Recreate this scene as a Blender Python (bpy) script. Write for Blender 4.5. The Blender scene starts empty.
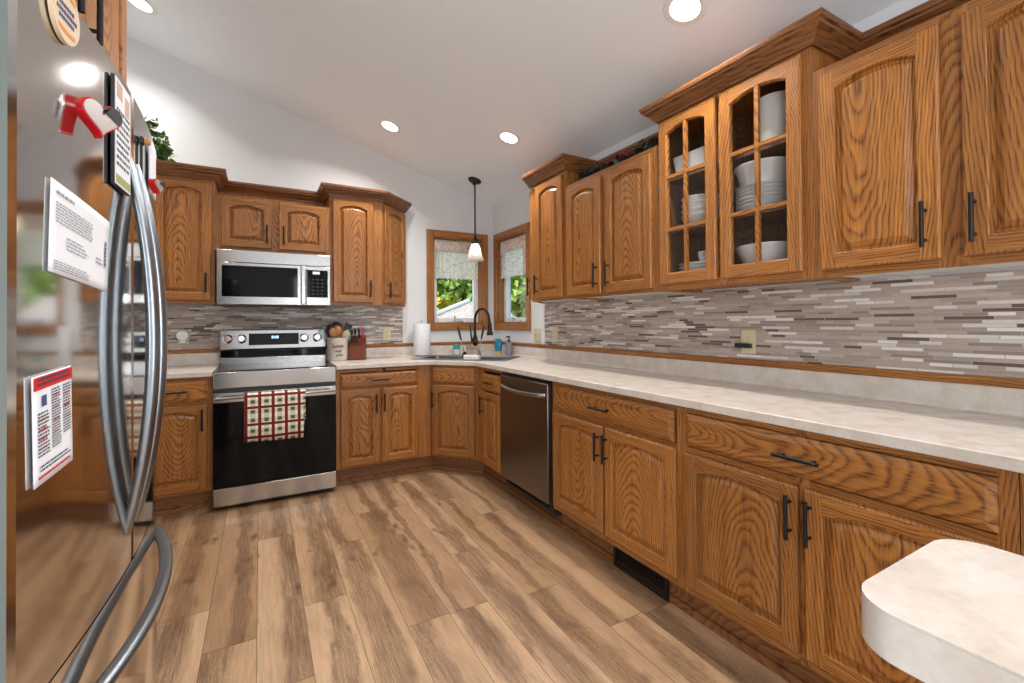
import bpy, bmesh, math, random
from mathutils import Vector, Matrix
from mathutils.geometry import tessellate_polygon

# ---------------------------------------------------------------- camera, world, lights
SC = bpy.context.scene
COL = SC.collection
PI = math.pi
R = math.radians
rng = random.Random(7)

def make_camera():
    yaw, pitch, roll = R(29.2573), R(0.4426), R(-0.358)
    f, sy = 449.4, 22.74
    r = Vector((math.cos(yaw), -math.sin(yaw), 0)); F = Vector((math.sin(yaw), math.cos(yaw), 0)); U = Vector((0, 0, 1))
    F2 = F*math.cos(pitch)+U*math.sin(pitch); U2 = U*math.cos(pitch)-F*math.sin(pitch)
    R3 = r*math.cos(roll)+U2*math.sin(roll); U3 = U2*math.cos(roll)-r*math.sin(roll)
    cd = bpy.data.cameras.new('camera'); cd.sensor_fit = 'HORIZONTAL'; cd.sensor_width = 36
    cd.lens = f/1024*36; cd.shift_y = -sy/1024; cd.clip_start = .03; cd.clip_end = 300
    co = bpy.data.objects.new('camera', cd); COL.objects.link(co)
    m = Matrix((R3, U3, -F2)).transposed().to_4x4(); m.translation = Vector((-2.1208, -4.1851, 1.2302))
    co.matrix_world = m; SC.camera = co
make_camera()
SC.view_settings.view_transform = 'Standard'; SC.view_settings.look = 'None'
SC.view_settings.exposure = 0.0; SC.view_settings.gamma = 1; SC.view_settings.use_curve_mapping = False
SC.cycles.use_denoising = True
SC.cycles.max_bounces = 8; SC.cycles.transparent_max_bounces = 12
SC.cycles.sample_clamp_indirect = 6

W = bpy.data.worlds.new('sky'); SC.world = W; W.use_nodes = True
wn = W.node_tree.nodes; wl = W.node_tree.links
sky = wn.new('ShaderNodeTexSky'); sky.sky_type = 'NISHITA'; sky.sun_disc = False
sky.sun_elevation = R(50); sky.sun_rotation = R(-90); sky.air_density = 1.0; sky.dust_density = 2.5
wl.new(sky.outputs['Color'], wn['Background'].inputs['Color']); wn['Background'].inputs['Strength'].default_value = 0.42

def sun_light():
    l = bpy.data.lights.new('sun', 'SUN'); l.energy = 3.2; l.angle = R(1.5); l.color = (1, .95, .86)
    o = bpy.data.objects.new('sun', l); COL.objects.link(o)
    d = Vector((.62, .12, -.78)); o.rotation_euler = d.to_track_quat('-Z', 'Y').to_euler()
sun_light()

def window_light(name, loc, d, sx, sy, power, color=(.93, .97, 1.0)):
    l = bpy.data.lights.new(name, 'AREA'); l.shape = 'RECTANGLE'; l.size = sx; l.size_y = sy; l.energy = power; l.color = color
    o = bpy.data.objects.new(name, l); COL.objects.link(o); o.location = loc
    o.rotation_euler = Vector(d).to_track_quat('-Z', 'Z').to_euler()
# area lamps added as daylight fill at the unseen windows behind the camera
window_light('added_daylight_west', (-3.19, -5.95, 1.25), (1, .25, .30), 2.3, 1.9, 88, (.86, .93, 1.0))
window_light('added_daylight_south', (-1.30, -7.93, 1.35), (0, 1, .1), .26, 1.9, 14, (.88, .94, 1.0))
window_light('added_daylight_east', (-.06, -6.1, 1.5), (-1, .35, .25), 1.6, 1.3, 76, (.86, .93, 1.0))
CAN_POWER = 12.0
CAN_COLOR = (1.0, .97, .93)

# ---------------------------------------------------------------- node helpers
class G:
    """tiny helper for writing node graphs"""
    def __init__(s, name):
        s.m = bpy.data.materials.new(name); s.m.use_nodes = True
        s.t = s.m.node_tree; s.n = s.t.nodes; s.l = s.t.links
        s.b = s.n['Principled BSDF']; s.out = s.n['Material Output']
    def put(s, sock, v):
        if isinstance(v, bpy.types.NodeSocket): s.l.new(v, sock)
        else:
            if isinstance(v, tuple) and len(v) == 3 and sock.type == 'RGBA': v = (*v, 1)
            sock.default_value = v
    def math(s, op, a, b=0.0, c=None):
        n = s.n.new('ShaderNodeMath'); n.operation = op; s.put(n.inputs[0], a); s.put(n.inputs[1], b)
        if c is not None: s.put(n.inputs[2], c)
        return n.outputs[0]
    def add(s, a, b): return s.math('ADD', a, b)
    def sub(s, a, b): return s.math('SUBTRACT', a, b)
    def mul(s, a, b): return s.math('MULTIPLY', a, b)
    def xyz(s, coord='Object'):
        tc = s.n.new('ShaderNodeTexCoord'); sp = s.n.new('ShaderNodeSeparateXYZ'); s.l.new(tc.outputs[coord], sp.inputs[0])
        return sp.outputs[0], sp.outputs[1], sp.outputs[2]
    def rand(s):
        return s.n.new('ShaderNodeObjectInfo').outputs['Random']
    def vec(s, x, y, z):
        n = s.n.new('ShaderNodeCombineXYZ'); s.put(n.inputs[0], x); s.put(n.inputs[1], y); s.put(n.inputs[2], z); return n.outputs[0]
    def noise(s, v, scale=1.0, detail=2.0, rough=.5):
        n = s.n.new('ShaderNodeTexNoise'); s.l.new(v, n.inputs['Vector']); n.inputs['Scale'].default_value = scale
        n.inputs['Detail'].default_value = detail; n.inputs['Roughness'].default_value = rough; return n.outputs['Fac']
    def white(s, v):
        n = s.n.new('ShaderNodeTexWhiteNoise'); n.noise_dimensions = '3D'; s.l.new(v, n.inputs['Vector']); return n.outputs['Value']
    def ramp(s, f, stops, const=False):
        n = s.n.new('ShaderNodeValToRGB'); s.put(n.inputs[0], f); e = n.color_ramp.elements
        if const: n.color_ramp.interpolation = 'CONSTANT'
        while len(e) < len(stops): e.new(.5)
        for k, (p, c) in enumerate(stops):
            e[k].position = p; e[k].color = (*c, 1) if len(c) == 3 else c
        return n.outputs[0]
    def mix(s, f, a, b, mode='MIX'):
        n = s.n.new('ShaderNodeMix'); n.data_type = 'RGBA'; n.blend_type = mode
        s.put(n.inputs[0], f); s.put(n.inputs[6], a); s.put(n.inputs[7], b); return n.outputs[2]
    def bump(s, h, strength=.2, dist=.002):
        n = s.n.new('ShaderNodeBump'); n.inputs['Strength'].default_value = strength; n.inputs['Distance'].default_value = dist
        s.put(n.inputs['Height'], h); s.l.new(n.outputs[0], s.b.inputs['Normal'])
    def set(s, **k):
        names = {'color': 'Base Color', 'rough': 'Roughness', 'metal': 'Metallic', 'spec': 'Specular IOR Level', 'coat': 'Coat Weight',
                 'coat_rough': 'Coat Roughness', 'emit': 'Emission Color', 'emit_s': 'Emission Strength', 'trans': 'Transmission Weight', 'alpha': 'Alpha',
                 'aniso': 'Anisotropic'}
        for a, v in k.items(): s.put(s.b.inputs[names[a]], v)
        return s

def plain(name, color, rough=.5, **k):
    g = G(name); g.set(color=color, rough=rough, **k)
    x, y, z = g.xyz(); n = g.noise(g.vec(x, y, z), 60, 2)
    g.put(g.b.inputs['Roughness'], g.add(rough-.04, g.mul(n, .08)))
    return g.m

def oak(name, horizontal=False, along_y=False, light=(.50, .205, .044), mid=(.335, .122, .025), dark=(.078, .021, .004), rough=.33):
    g = G(name); x, y, z = g.xyz(); rd = g.rand()
    if along_y: h0 = g.add(z, g.mul(x, .5)); gr = g.add(y, g.mul(x, .13))
    elif horizontal: h0 = g.add(z, g.mul(y, .5)); gr = g.add(x, g.mul(y, .13))
    else: h0 = g.add(x, g.mul(y, .6)); gr = z
    r2 = g.math('FRACT', g.mul(rd, 17.31)); r3 = g.math('FRACT', g.mul(rd, 91.7)); r4 = g.math('FRACT', g.mul(rd, 211.3))
    g2 = g.mul(gr, g.sub(g.mul(g.math('ROUND', r3), 2.0), 1.0))
    wob = g.noise(g.vec(g.mul(h0, 2.0), g.mul(gr, 1.3), g.mul(rd, 40)), 1.6, 2)
    wob2 = g.noise(g.vec(g.mul(h0, 26), g.mul(gr, 9), g.mul(rd, 90)), 1.0, 3, .6)
    h = g.add(g.add(h0, g.mul(g.sub(r2, .5), .10)), g.mul(g.sub(wob, .5), .07))
    b = g.add(g.mul(g.add(g2, .62), g.add(.09, g.mul(r4, .11))), g.mul(g.sub(wob, .5), .10))
    rr = g.add(g.math('SQRT', g.add(g.mul(h, h), g.mul(b, b))), g.mul(g.sub(wob2, .5), .010))
    w = g.math('FRACT', g.mul(rr, 108.0))                       # growth rings about 11 mm apart
    ring = g.ramp(w, [(0, (1, 1, 1)), (.14, (.45, .45, .45)), (.45, (.10, .10, .10)), (.70, (.0, .0, .0)), (.90, (.7, .7, .7)), (1, (1, 1, 1))])
    pores = g.noise(g.vec(g.mul(h0, 330), g.mul(gr, 8), rd), 1.0, 3, .65)
    streak = g.noise(g.vec(g.mul(h0, 55), g.mul(gr, 1.6), g.mul(rd, 7)), 1.0, 3)
    pm = g.ramp(pores, [(.40, (0, 0, 0)), (.60, (1, 1, 1))])
    f = g.math('MINIMUM', .92, g.add(g.mul(ring, g.add(.38, g.mul(pm, .62))), g.mul(pm, .20)))
    base = g.mix(g.ramp(streak, [(.3, (0, 0, 0)), (.7, (1, 1, 1))]), light, mid)
    tone = g.add(.86, g.mul(r2, .26))
    c = g.mix(f, base, dark)
    c = g.mix(1.0, c, g.vec(tone, tone, tone), 'MULTIPLY')
    g.set(color=c, rough=g.add(rough, g.mul(f, .15)), spec=.5)
    g.bump(g.sub(1.0, f), .12, .0008)
    return g.m

M = {}
M['oak_v'] = oak('oak_vertical_grain')
M['oak_h'] = oak('oak_horizontal_grain', True)
M['oak_crown'] = oak('oak_molding', True, False, (.33, .135, .044), (.235, .088, .027), (.07, .02, .005))
M['oak_crown_y'] = oak('oak_molding_side', True, True, (.33, .135, .044), (.235, .088, .027), (.07, .02, .005))
M['oak_y'] = oak('oak_side_grain', True, True)
M['oak_shaded'] = oak('oak_toe_kick_shaded', True, False, (.26, .105, .034), (.20, .075, .022), (.075, .022, .006), .42)  # same oak, with the shade of the toe recess put into its colour

def floor_mat():
    g = G('vinyl_plank'); x, y, z = g.xyz()
    PW, PL = .1775, 1.22
    u = g.math('DIVIDE', g.add(x, 1.78), PW); i = g.math('FLOOR', u); fu = g.math('FRACT', u)
    off = g.white(g.vec(i, 3.3, 1.7)); v = g.add(g.math('DIVIDE', y, PL), g.mul(off, 5.0)); j = g.math('FLOOR', v); fv = g.math('FRACT', v)
    idn = g.white(g.vec(i, j, 9.1)); id2 = g.white(g.vec(i, j, 4.7))
    lx = g.mul(g.sub(fu, .5), PW); ly = g.mul(g.sub(fv, .5), PL)
    wob = g.noise(g.vec(g.mul(lx, 4), g.mul(ly, 2.4), g.mul(idn, 60)), 1.5, 3, .55)
    wob2 = g.noise(g.vec(g.mul(lx, 20), g.mul(ly, 4.5), g.mul(idn, 30)), 1.0, 4, .6)
    h = g.add(g.add(lx, g.mul(g.sub(id2, .5), .11)), g.mul(g.sub(wob, .5), .11))
    b = g.add(g.mul(g.add(ly, .75), .09), g.mul(g.sub(wob, .5), .16))
    rr = g.add(g.math('SQRT', g.add(g.mul(h, h), g.mul(b, b))), g.mul(g.sub(wob2, .5), .009))
    w = g.math('FRACT', g.mul(rr, 130))
    ring = g.ramp(w, [(0, (1, 1, 1)), (.25, (.3, .3, .3)), (.6, (0, 0, 0)), (1, (1, 1, 1))])
    fine = g.noise(g.vec(g.mul(x, 240), g.mul(y, 7), idn), 1.0, 3, .6)
    fm = g.ramp(fine, [(.38, (0, 0, 0)), (.66, (1, 1, 1))])
    tone = g.ramp(idn, [(0, (.315, .18, .092)), (.3, (.455, .278, .152)), (.6, (.53, .345, .205)), (1, (.36, .21, .112))])
    # darker heartwood band with a wavy edge running along the plank
    hw_ = g.add(g.math('ABSOLUTE', h), g.mul(g.sub(wob2, .5), .05))
    wid = g.add(.006, g.mul(g.white(g.vec(i, j, 8.8)), .075))
    heart = g.ramp(g.math('DIVIDE', hw_, g.add(wid, .02)), [(.45, (1, 1, 1)), (.85, (0, 0, 0))])
    pt = g.noise(g.vec(g.mul(x, 9), g.mul(y, 2.2), g.mul(idn, 20)), 1.0, 4, .62)
    patch = g.ramp(pt, [(.47, (0, 0, 0)), (.72, (1, 1, 1))])
    dk = g.math('MINIMUM', .85, g.add(g.mul(heart, g.add(.34, g.mul(fm, .30))), g.mul(patch, .42)))
    c = g.mix(dk, tone, (.105, .050, .022))
    f = g.add(g.mul(ring, g.add(.08, g.mul(heart, .22))), g.mul(fm, .24))
    c = g.mix(f, c, (.11, .055, .026))
    kn = g.noise(g.vec(g.mul(x, 11), g.mul(y, 5), g.mul(idn, 50)), 1.0, 2, .5)
    knot = g.ramp(kn, [(.645, (0, 0, 0)), (.77, (1, 1, 1))])
    c = g.mix(g.mul(knot, .75), c, (.06, .03, .015))
    eu = g.math('MINIMUM', fu, g.sub(1.0, fu)); ev = g.math('MINIMUM', fv, g.sub(1.0, fv))
    seam = g.math('MAXIMUM', g.math('LESS_THAN', eu, .008), g.math('LESS_THAN', ev, .0013))
    c = g.mix(g.mul(seam, .7), c, (.05, .027, .014))
    g.set(color=c, rough=g.add(.34, g.mul(fm, .12)), spec=.45)
    g.bump(g.sub(fm, g.mul(seam, 2.0)), .08, .001)
    return g.m
M['floor'] = floor_mat()

def tile_mat(along):
    g = G('mosaic_tile_'+along); x, y, z = g.xyz(); h = x if along == 'x' else y
    TH, TL = .0128, .128
    r = g.math('DIVIDE', z, TH); i = g.math('FLOOR', r); fr = g.math('FRACT', r)
    par = g.white(g.vec(i, 1.3, 7.7))
    u = g.add(g.math('DIVIDE', h, TL), g.add(g.mul(i, .382), g.mul(g.math('ROUND', par), .15))); j = g.math('FLOOR', u); fu = g.math('FRACT', u)
    # some strips are split in two
    sp = g.math('GREATER_THAN', g.white(g.vec(i, j, 2.9)), .72)
    j2 = g.add(j, g.mul(g.mul(sp, g.math('GREATER_THAN', fu, .5)), .5))
    idn = g.white(g.vec(i, j2, 5.5))
    pal = g.ramp(idn, [(0, (.42, .335, .288)), (.22, (.35, .275, .232)), (.40, (.46, .38, .33)), (.58, (.30, .235, .20)), (.68, (.64, .595, .55)),
                       (.79, (.145, .102, .083)), (.87, (.74, .70, .66)), (.95, (.38, .305, .262))], True)
    st = g.noise(g.vec(g.mul(h, 45), g.mul(z, 700), g.mul(idn, 9)), 1.0, 2)
    c = g.mix(1.0, pal, g.ramp(st, [(.2, (.8, .8, .8)), (.8, (1.15, 1.15, 1.15))]), 'MULTIPLY')
    er = g.math('MINIMUM', fr, g.sub(1.0, fr)); eu = g.math('MINIMUM', fu, g.sub(1.0, fu))
    em = g.mul(sp, g.math('LESS_THAN', g.math('ABSOLUTE', g.sub(fu, .5)), .010))
    grout = g.math('MAXIMUM', g.math('MAXIMUM', g.math('LESS_THAN', er, .065), g.math('LESS_THAN', eu, .010)), em)
    c = g.mix(grout, c, (.40, .36, .33))
    gl = g.math('GREATER_THAN', idn, .58)
    rough = g.add(g.mul(grout, .4), g.sub(.48, g.mul(gl, .36)))
    g.set(color=c, rough=rough, spec=.35); g.bump(g.sub(1.0, grout), .3, .001)
    return g.m
M['tile_x'] = tile_mat('x'); M['tile_y'] = tile_mat('y')

def laminate():
    g = G('mottled_laminate'); x, y, z = g.xyz(); v = g.vec(x, y, z)
    a = g.noise(v, 14, 5, .65); b = g.noise(v, 110, 3, .6)
    c = g.ramp(a, [(.3, (.54, .465, .40)), (.5, (.62, .55, .485)), (.72, (.68, .625, .57))])
    c = g.mix(g.mul(g.ramp(b, [(.45, (0, 0, 0)), (.75, (1, 1, 1))]), .22), c, (.42, .35, .30))
    g.set(color=c, rough=.27, spec=.5); return g.m
M['laminate'] = laminate()

def paint(name, col, scale, strength, rough=.8):
    g = G(name); x, y, z = g.xyz('Object'); v = g.vec(x, y, z)
    n = g.noise(v, scale, 4, .6); n2 = g.noise(v, 3.0, 2)
    k = g.add(.985, g.mul(n2, .03)); g.set(color=g.mix(1.0, col, g.vec(k, k, k), 'MULTIPLY'), rough=rough, spec=.25)
    g.bump(n, strength, .004); return g.m
M['wall'] = paint('wall_paint', (.71, .715, .72), 120, .10)
M['ceiling'] = paint('ceiling_texture', (.84, .87, .90), 38, .30, .9)
M['white_melamine'] = plain('white_melamine', (.74, .73, .70), .4)
M['white_paint'] = plain('white_vinyl', (.80, .81, .82), .35)
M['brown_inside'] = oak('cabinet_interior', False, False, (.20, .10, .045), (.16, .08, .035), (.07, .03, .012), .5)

def steel(name, col=(.60, .585, .565), rough=.2, axis='x', aniso=0.0, bump=.06, wave=0.0):
    g = G(name); x, y, z = g.xyz()
    s = {'x': (3, 900, 900), 'z': (900, 900, 3), 'y': (900, 3, 900)}[axis]
    n = g.noise(g.vec(g.mul(x, s[0]), g.mul(y, s[1]), g.mul(z, s[2])), 1.0, 2)
    g.set(color=col, metal=1.0, rough=g.add(rough-.04, g.mul(n, .08)), aniso=aniso)
    if wave: big = g.noise(g.vec(g.mul(x, 1.0), g.mul(y, 7), g.mul(z, .8)), 1.0, 1); g.bump(g.add(g.mul(n, .003), g.mul(big, wave)), .5, .004)
    else: g.bump(n, bump, .0004)
    return g.m
M['steel'] = steel('brushed_stainless', (.50, .485, .465), .2)
M['steel_fridge'] = steel('fridge_stainless', (.66, .645, .63), .085, 'z', 0, .02, .35)
M['steel_handle'] = steel('satin_handle_steel', (.29, .325, .355), .30, 'z')
M['steel_dark'] = steel('dark_stainless', (.21, .19, .175), .30, 'x')
M['steel_sink'] = steel('sink_stainless', (.24, .24, .245), .38, 'x')
M['chrome'] = plain('polished_chrome', (.75, .75, .76), .1, metal=1.0)
M['black_glass'] = plain('black_glass', (.003, .003, .0035), .06, spec=.2)
M['black_plastic'] = plain('black_plastic', (.012, .012, .013), .4)
M['black_metal'] = plain('matte_black_metal', (.008, .008, .009), .4, spec=.3)
M['charcoal'] = plain('charcoal_case', (.055, .058, .06), .45)
M['bronze'] = plain('oil_rubbed_bronze', (.035, .026, .021), .3, metal=.7)
M['almond'] = plain('almond_plastic', (.62, .52, .34), .35)
M['white_plastic'] = plain('white_plastic', (.78, .77, .75), .35)
M['ceramic'] = plain('white_ceramic', (.74, .73, .71), .22, spec=.5)
M['paper'] = plain('white_paper', (.80, .81, .84), .7)
M['ink'] = plain('dark_ink', (.05, .05, .07), .6)
M['grey_ink'] = plain('grey_print', (.33, .33, .36), .7)
M['blue_ink'] = plain('navy_ink', (.05, .07, .2), .6)
M['red_ink'] = plain('red_print', (.62, .02, .025), .5)
M['orange_print'] = plain('orange_print', (.72, .26, .05), .5)
M['tan_card'] = plain('cream_wood_plaque', (.72, .56, .38), .5)
M['green_print'] = plain('olive_print', (.35, .38, .12), .6)
M['photo_print'] = plain('beige_photo_print', (.55, .36, .24), .5)
M['red_gloss'] = plain('red_gloss', (.55, .008, .015), .12, coat=.5)
M['dark_red'] = plain('dark_red_petal', (.20, .012, .018), .55)
M['door_side'] = plain('painted_door_side', (.13, .145, .13), .5, spec=.2)
M['silver'] = plain('silver_face', (.62, .60, .60), .25, metal=.8)
M['wood_block'] = oak('cherry_knife_block', False, False, (.27, .06, .022), (.20, .04, .015), (.10, .018, .008), .4)
M['wood_spoon'] = plain('beech_wood', (.50, .24, .085), .5)
M['wood_pale'] = plain('pale_maple', (.68, .48, .30), .5)
M['teal'] = plain('teal_plastic', (.02, .33, .28), .35)
M['teal_blue'] = plain('teal_silicone', (.10, .32, .33), .5)
M['pink'] = plain('pink_plastic', (.62, .05, .12), .35)
M['crock'] = plain('cream_stoneware', (.66, .58, .50), .4)
M['towel_paper'] = plain('paper_roll', (.80, .80, .80), .85)
M['clear_soap'] = plain('blue_dish_soap', (.02, .20, .33), .12)
M['yellow'] = plain('yellow_label', (.65, .50, .05), .4)
M['grey_bottle'] = plain('grey_bottle', (.22, .20, .24), .3)
M['clear_jar'] = plain('frosted_jar', (.62, .62, .58), .25)
M['outside_wall'] = plain('beige_siding', (.5, .45, .38), .8)

def glass(name, tint=(1, 1, 1), gloss=1.0):
    g = G(name); g.n.remove(g.b)
    tr = g.n.new('ShaderNodeBsdfTransparent'); tr.inputs[0].default_value = (*tint, 1)
    gl = g.n.new('ShaderNodeBsdfGlossy'); gl.inputs['Roughness'].default_value = .02
    fr = g.n.new('ShaderNodeFresnel'); fr.inputs[0].default_value = 1.5
    mx = g.n.new('ShaderNodeMixShader'); geo = g.n.new('ShaderNodeNewGeometry'); g.l.new(g.mul(g.mul(fr.outputs[0], gloss), g.sub(1.0, geo.outputs['Backfacing'])), mx.inputs[0])
    g.l.new(tr.outputs[0], mx.inputs[1]); g.l.new(gl.outputs[0], mx.inputs[2]); g.l.new(mx.outputs[0], g.out.inputs[0]); return g.m
M['glass'] = glass('window_glass', (.96, .98, .97))
M['cab_glass'] = glass('cabinet_glass', (.95, .95, .95), .4)

def emitter(name, col, s):
    g = G(name); g.set(color=(.8, .8, .8), rough=.4, emit=(*col, 1), emit_s=s); return g.m
M['lamp'] = emitter('lit_lens', (1, .96, .9), 6.0)
M['bulb'] = emitter('lit_bulb', (1, .86, .68), 14.0)
M['display'] = emitter('blue_digits', (.35, .6, 1.0), 3.0)
M['display_dim'] = emitter('dim_blue_screen', (.16, .3, .5), .9)

def lace(name, col, hole, scale):
    g = G(name); x, y, z = g.xyz(); v = g.vec(x, g.mul(y, .2), z)
    vo = g.n.new('ShaderNodeTexVoronoi'); g.l.new(v, vo.inputs['Vector']); vo.inputs['Scale'].default_value = scale
    n = g.noise(v, 26, 3); a = g.ramp(g.add(vo.outputs['Distance'], g.mul(g.sub(n, .5), .7)), [(hole-.05, (1, 1, 1)), (hole+.10, (.66, .66, .66))])
    tl = g.n.new('ShaderNodeBsdfTranslucent'); tl.inputs[0].default_value = (*col, 1)
    df = g.n.new('ShaderNodeBsdfDiffuse'); df.inputs[0].default_value = (*col, 1); g.n.remove(g.b)
    m1 = g.n.new('ShaderNodeMixShader'); m1.inputs[0].default_value = .5; g.l.new(df.outputs[0], m1.inputs[1]); g.l.new(tl.outputs[0], m1.inputs[2])
    tp = g.n.new('ShaderNodeBsdfTransparent'); m2 = g.n.new('ShaderNodeMixShader'); g.l.new(a, m2.inputs[0])
    g.l.new(tp.outputs[0], m2.inputs[1]); g.l.new(m1.outputs[0], m2.inputs[2]); g.l.new(m2.outputs[0], g.out.inputs[0]); return g.m
M['lace'] = lace('cream_lace', (.92, .87, .79), .62, 90)

def floral():
    g = G('floral_ruffle'); x, y, z = g.xyz(); n = g.noise(g.vec(x, y, z), 48, 3, .6)
    c = g.ramp(n, [(.36, (.42, .17, .15)), (.44, (.70, .55, .48)), (.54, (.78, .74, .68)), (.66, (.36, .26, .18))])
    g.set(color=c, rough=.85); return g.m
M['floral'] = floral()

def plaid():
    g = G('plaid_cloth'); x, y, z = g.xyz()
    def band(c, pos, w):
        r = None
        for p in pos:
            t = g.math('LESS_THAN', g.math('ABSOLUTE', g.sub(c, p)), w); r = t if r is None else g.math('MAXIMUM', r, t)
        return r
    vx = [-.178, -.099, -.020, .059, .138]; cx = [-.1385, -.0595, .0195, .0985, .1775]
    hz = [.146, .071, -.040, -.124]; cz = [.1085, .0435, -.012, -.082, -.155]
    c = (.86, .80, .66)
    gv = band(x, cx, .0155); gh = band(z, cz, .0135); gv2 = band(x, cx, .0125); gh2 = band(z, cz, .0105)
    c = g.mix(g.mul(gv, .38), c, (.24, .28, .10)); c = g.mix(g.mul(gh, .38), c, (.24, .28, .10))
    c = g.mix(g.mul(g.mul(gv2, gh2), .85), c, (.03, .045, .015))
    rv = g.math('MAXIMUM', band(x, vx, .0095), band(z, hz, .0085))
    c = g.mix(rv, c, (.165, .022, .028))
    wv = g.noise(g.vec(g.mul(x, 500), y, g.mul(z, 500)), 1.0, 2)
    g.set(color=c, rough=.95, spec=.1); g.bump(wv, .3, .001); return g.m
M['plaid'] = plaid()

def leafy(name, a, b, c3, scale=9):
    g = G(name); x, y, z = g.xyz(); n = g.noise(g.vec(x, y, z), scale, 3)
    g.set(color=g.ramp(n, [(.3, a), (.5, b), (.7, c3)]), rough=.5); return g.m
M['leaf'] = leafy('shrub_leaf', (.05, .12, .015), (.15, .27, .035), (.42, .50, .08))
M['leaf_yellow'] = leafy('yellow_shrub_leaf', (.20, .25, .03), (.50, .46, .05), (.70, .55, .08))
M['ivy'] = leafy('ivy_leaf', (.010, .030, .006), (.05, .13, .02), (.22, .34, .06))
M['garland_leaf'] = leafy('garland_leaf', (.006, .010, .006), (.012, .022, .012), (.035, .045, .03))
M['grass'] = leafy('lawn', (.05, .11, .02), (.08, .16, .03), (.12, .2, .05))
M['sponge'] = leafy('brown_patterned_cloth', (.10, .065, .05), (.30, .21, .165), (.46, .36, .30), 90)
M['shingle'] = leafy('tan_shingle', (.36, .30, .25), (.46, .39, .33), (.55, .48, .42))
M['frost'] = None
def frosted():
    g = G('frosted_shade'); g.n.remove(g.b)
    x, y, z = g.xyz(); n = g.noise(g.vec(x, y, z), 40, 2)
    tl = g.n.new('ShaderNodeBsdfTranslucent'); tl.inputs[0].default_value = (.9, .88, .85, 1)
    gl = g.n.new('ShaderNodeBsdfGlossy'); gl.inputs['Roughness'].default_value = .15
    tp = g.n.new('ShaderNodeBsdfTransparent'); m0 = g.n.new('ShaderNodeMixShader'); g.l.new(g.add(.35, g.mul(n, .3)), m0.inputs[0])
    g.l.new(tp.outputs[0], m0.inputs[1]); g.l.new(tl.outputs[0], m0.inputs[2])
    m1 = g.n.new('ShaderNodeMixShader'); m1.inputs[0].default_value = .15
    g.l.new(m0.outputs[0], m1.inputs[1]); g.l.new(gl.outputs[0], m1.inputs[2]); g.l.new(m1.outputs[0], g.out.inputs[0]); return g.m
M['frost'] = frosted()

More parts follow.
